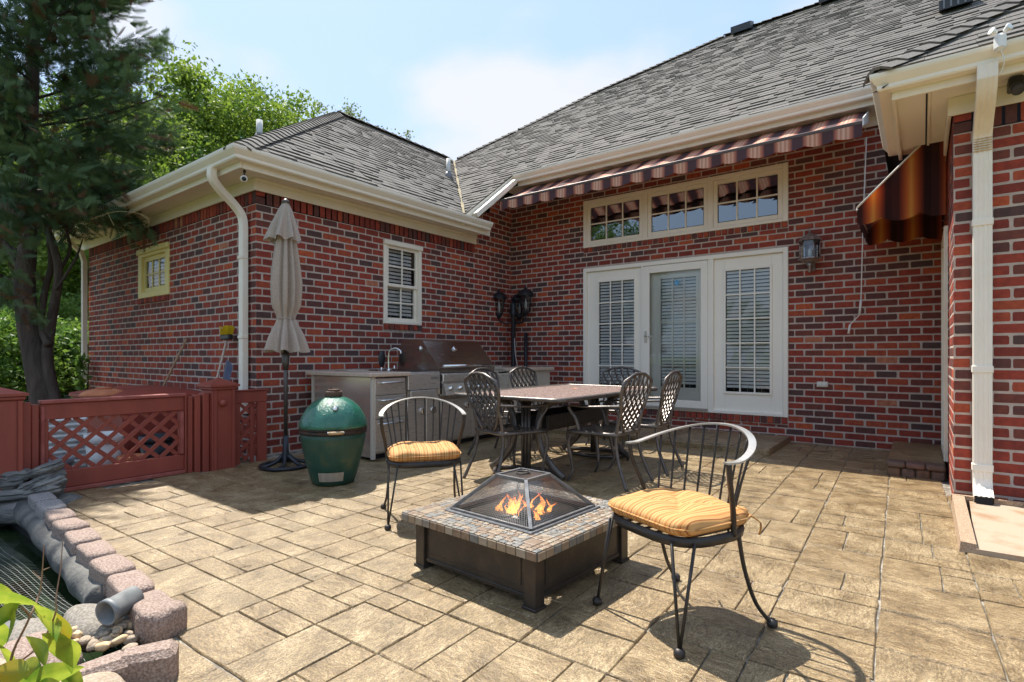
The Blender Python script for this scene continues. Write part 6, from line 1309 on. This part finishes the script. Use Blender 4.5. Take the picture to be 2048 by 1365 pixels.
# ---- cypress
CY = thing('cypress_tree', 'tall dark feathery cypress with forked trunk beyond the gate', 'tree', (*atd(108,880,7.2)[:2],-.07)); T = 7.2
def tp_(u, v, t=T): return atd(u, v, t)
mb = MB(); mb.tube(smoothpath([tp_(108,890),tp_(88,800),tp_(70,708),tp_(56,642),tp_(50,567),tp_(56,474),tp_(60,300),tp_(66,120),tp_(74,-120),tp_(80,-420)],4), np.linspace(.165,.045,37), 10); mb.build('trunk', 'bark', CY)
for pts, r0, r1 in (([(125,880),(110,800),(94,720),(101,650),(110,600),(117,545),(106,490),(88,440),(80,380)],.075,.035),([(98,690),(82,650),(90,580),(102,530),(98,460),(110,380)],.05,.025),([(50,560),(20,500),(-10,470),(-60,420)],.05,.025),([(58,470),(25,420),(0,400),(-40,370)],.045,.02),([(117,545),(140,500),(132,450),(150,400)],.026,.010),([(112,580),(150,520),(165,480)],.02,.007),([(52,640),(50,700),(62,780),(66,850)],.022,.016),([(55,600),(20,560),(-20,545)],.03,.012),([(104,500),(135,470),(160,430),(200,415)],.02,.008),([(90,445),(120,420),(150,390)],.02,.01)):
    mb = MB(); P_ = smoothpath([tp_(u,v,T+.12*math.sin(u)) for u, v in pts],4); mb.tube(P_, np.linspace(r0,r1,len(P_)), 7); mb.build('limb', 'bark', CY)
sv_ = []; sf_ = []
for i, (a, l, o) in enumerate([(0,1,0)]+[(sg*(.75-.25*q), .46*(1-.62*q), q*.92) for q in np.linspace(.04,.86,7) for sg in (1,-1)]):
    d = np.array((math.sin(a), math.cos(a), 0))*l; b0 = np.array((0,o,0)); s_ = np.array((math.cos(a),-math.sin(a),0))*(.036 if i else .026); k = len(sv_); sv_ += [b0-s_, b0+s_, b0+d+np.array((0,0,-.08*l))]; sf_.append((k,k+1,k+2))
spray_v = np.array(sv_); pos = []; dirs = []; rs = np.random.RandomState(6); brs = []
def edge_u(v):   # right outline of the dark crown in the picture
    return np.interp(v, (-300,-50,60,150,230,270,320,380,430,465,520), (230,300,318,322,345,335,285,262,262,285,150))
trunk_at = lambda v: np.interp(v, (-420,80,240,380,500,600), (80,70,62,58,54,52))
for k in range(175):
    v0 = rs.uniform(-420, 470)**1.0; ang = rs.rand()*2*math.pi; sx = math.cos(ang); sx = abs(sx) if rs.rand() < .25 else sx; um = trunk_at(v0); reach = (edge_u(v0)-um) if sx > 0 else (um+rs.uniform(40,120)); reach *= rs.uniform(.72,1.03)*(1 if abs(sx) > .4 else .9)
    dep = math.sin(ang)*1.25; dv = -rs.uniform(5,60) if v0 < 330 else rs.uniform(-25,25)
    a = tp_(um, v0+40, T); b = tp_(um+reach*abs(sx)*(1 if sx > 0 else -1), v0+dv, T+dep); brs.append((a, b)); n = int(34+26*(b-a).length)
    for q in rs.rand(n)**.75:
        pos.append(a.lerp(b, .18+.84*q)+Vector(rs.normal(size=3)*.10)); dirs.append((b-a).normalized())
for (u0, v0, u1, v1, n) in ((190,400,285,470,110),(150,430,235,440,80),(170,330,275,400,90),(240,300,335,270,110),(0,380,60,430,70),(-10,560,70,640,120),(0,480,50,560,60),(60,420,160,460,70)):
    for q in rs.rand(n): pos.append(tp_(u0+(u1-u0)*q, v0+(v1-v0)*q, T+rs.uniform(-.4,.4))+Vector(rs.normal(size=3)*.085)); dirs.append((tp_(u1,v1)-tp_(u0,v0)).normalized())
n = len(pos); mats_ = []
for d in dirs:
    d2 = (Vector(d)+Vector(rs.normal(size=3)*.55)+Vector((0,0,-.12))).normalized(); mats_.append(np.array((d2.to_track_quat('Y','Z') @ Vector((0,0,1)).rotation_difference(Vector((0,0,1)))).to_matrix() @ Matrix.Rotation(rs.rand()*6.28,3,'Y')))
mi = (rs.rand(n) < .11).astype(int); me = scatter_mesh('foliage', spray_v, sf_, np.array([p[:] for p in pos]), np.array(mats_), .13+.15*rs.rand(n), ['cypress','cypress_dead'], mi)
fo = link('foliage', me, CY); fo['kind'] = 'stuff'
mb = MB()
for a, b in brs[::2]: mb.tube(smoothpath([a, (a+b)/2+Vector((0,0,-.08)), b],3), np.linspace(.022,.006,7), 4)
o = mb.build('branches', 'bark', CY); o['kind'] = 'stuff'
mat('drytwig', (.50,.36,.17), rough=.8); mb = MB()
for pts in (((180,440),(230,424),(280,428),(300,440)),((215,426),(222,440),(228,452)),((280,428),(300,445),(285,442))): mb.tube(smoothpath([tp_(u,v,6.6) for u, v in pts],5), .0035, 4)
mb.build('dry_twig', 'drytwig', CY)
# ---- shrub with large leaves close to the camera
mat('bigleaf', (.15,.28,.025), (.46,.52,.06), rough=.35, scale=16, ramp=(.36,.66), trans=.5, spec=.5); mat('bigleaf_gold', (.50,.36,.02), (.30,.36,.04), rough=.4, scale=18, trans=.5); mat('twig', (.20,.12,.075), (.28,.17,.11), rough=.8, scale=30)
LS = thing('leafy_shrub', 'glossy yellow-green leaves on thin twigs close to the camera', 'shrub', (*atd(60,1500,1.42)[:2],-.05))
def lp_(u, v, t=1.42): return atd(u, v, t)
for pts, r in (([(62,1560),(30,1400),(22,1320),(55,1245),(78,1190),(84,1150),(88,1090)],.0042),([(30,1330),(80,1290),(110,1230),(112,1195),(122,1130),(125,1080)],.0030),([(62,1235),(45,1215),(25,1195),(0,1185)],.0028),([(50,1420),(75,1330),(100,1280),(118,1240)],.003),([(84,1160),(72,1150),(66,1142)],.002),([(88,1140),(100,1135)],.002)):
    mb = MB(); P_ = smoothpath([lp_(u,v,1.42+.03*math.sin(u*.1)) for u, v in pts],5); mb.tube(P_, np.linspace(r,r*.28,len(P_)), 6); mb.build('twig', 'twig', LS)
LEAF = [(20,1205,62,-14,.62,0),(15,1225,40,60,.5,0),(5,1190,45,120,.5,0),(20,1250,48,-70,.55,0),(95,1245,58,-35,.60,0),(125,1255,42,100,.5,1),(118,1300,55,-55,.55,0),(75,1300,52,150,.5,0),(135,1310,50,-85,.6,0),(60,1340,62,20,.5,0),(110,1350,60,10,.55,0),(15,1345,55,185,.55,1),(30,1375,60,-10,.5,0),(95,1380,60,30,.5,0),(10,1310,40,95,.5,0),(145,1365,48,-20,.55,0),(0,1268,40,80,.5,0),(50,1390,50,100,.6,0),(85,1225,30,110,.5,0)]
rl2 = random.Random(8)
for i, (u, v, L__, an, wr_, gold) in enumerate(LEAF):
    t_ = 1.40+rl2.uniform(-.06,.06); c = lp_(u, v, t_); ln = L__*1.35*t_/FPX*1.25; rgt = Vector((math.cos(YAW),math.sin(YAW),0)); up = Vector((0,0,1)); fwd = Vector((-math.sin(YAW),math.cos(YAW),0)); a = R(an)
    ax = (rgt*math.cos(a)+up*math.sin(a)+fwd*rl2.uniform(-.5,.5)).normalized(); sd = (fwd*rl2.uniform(.3,1.)+up*rl2.uniform(-.4,.9)+rgt*rl2.uniform(-.4,.4)).cross(ax).normalized(); nn_ = ax.cross(sd); mb = MB()
    def fn(p_, q): wd = math.sin(math.pi*p_**.85)*(1-.25*p_)*wr_*.5; s_ = (2*q-1)*wd; return c+ax*ln*(p_-.5)+sd*ln*s_+nn_*ln*(.30*abs(s_)-.16*(p_-.4)**2)
    mb.grid(fn, 12, 7); mb.build('leaf', 'bigleaf_gold' if gold else 'bigleaf', LS)
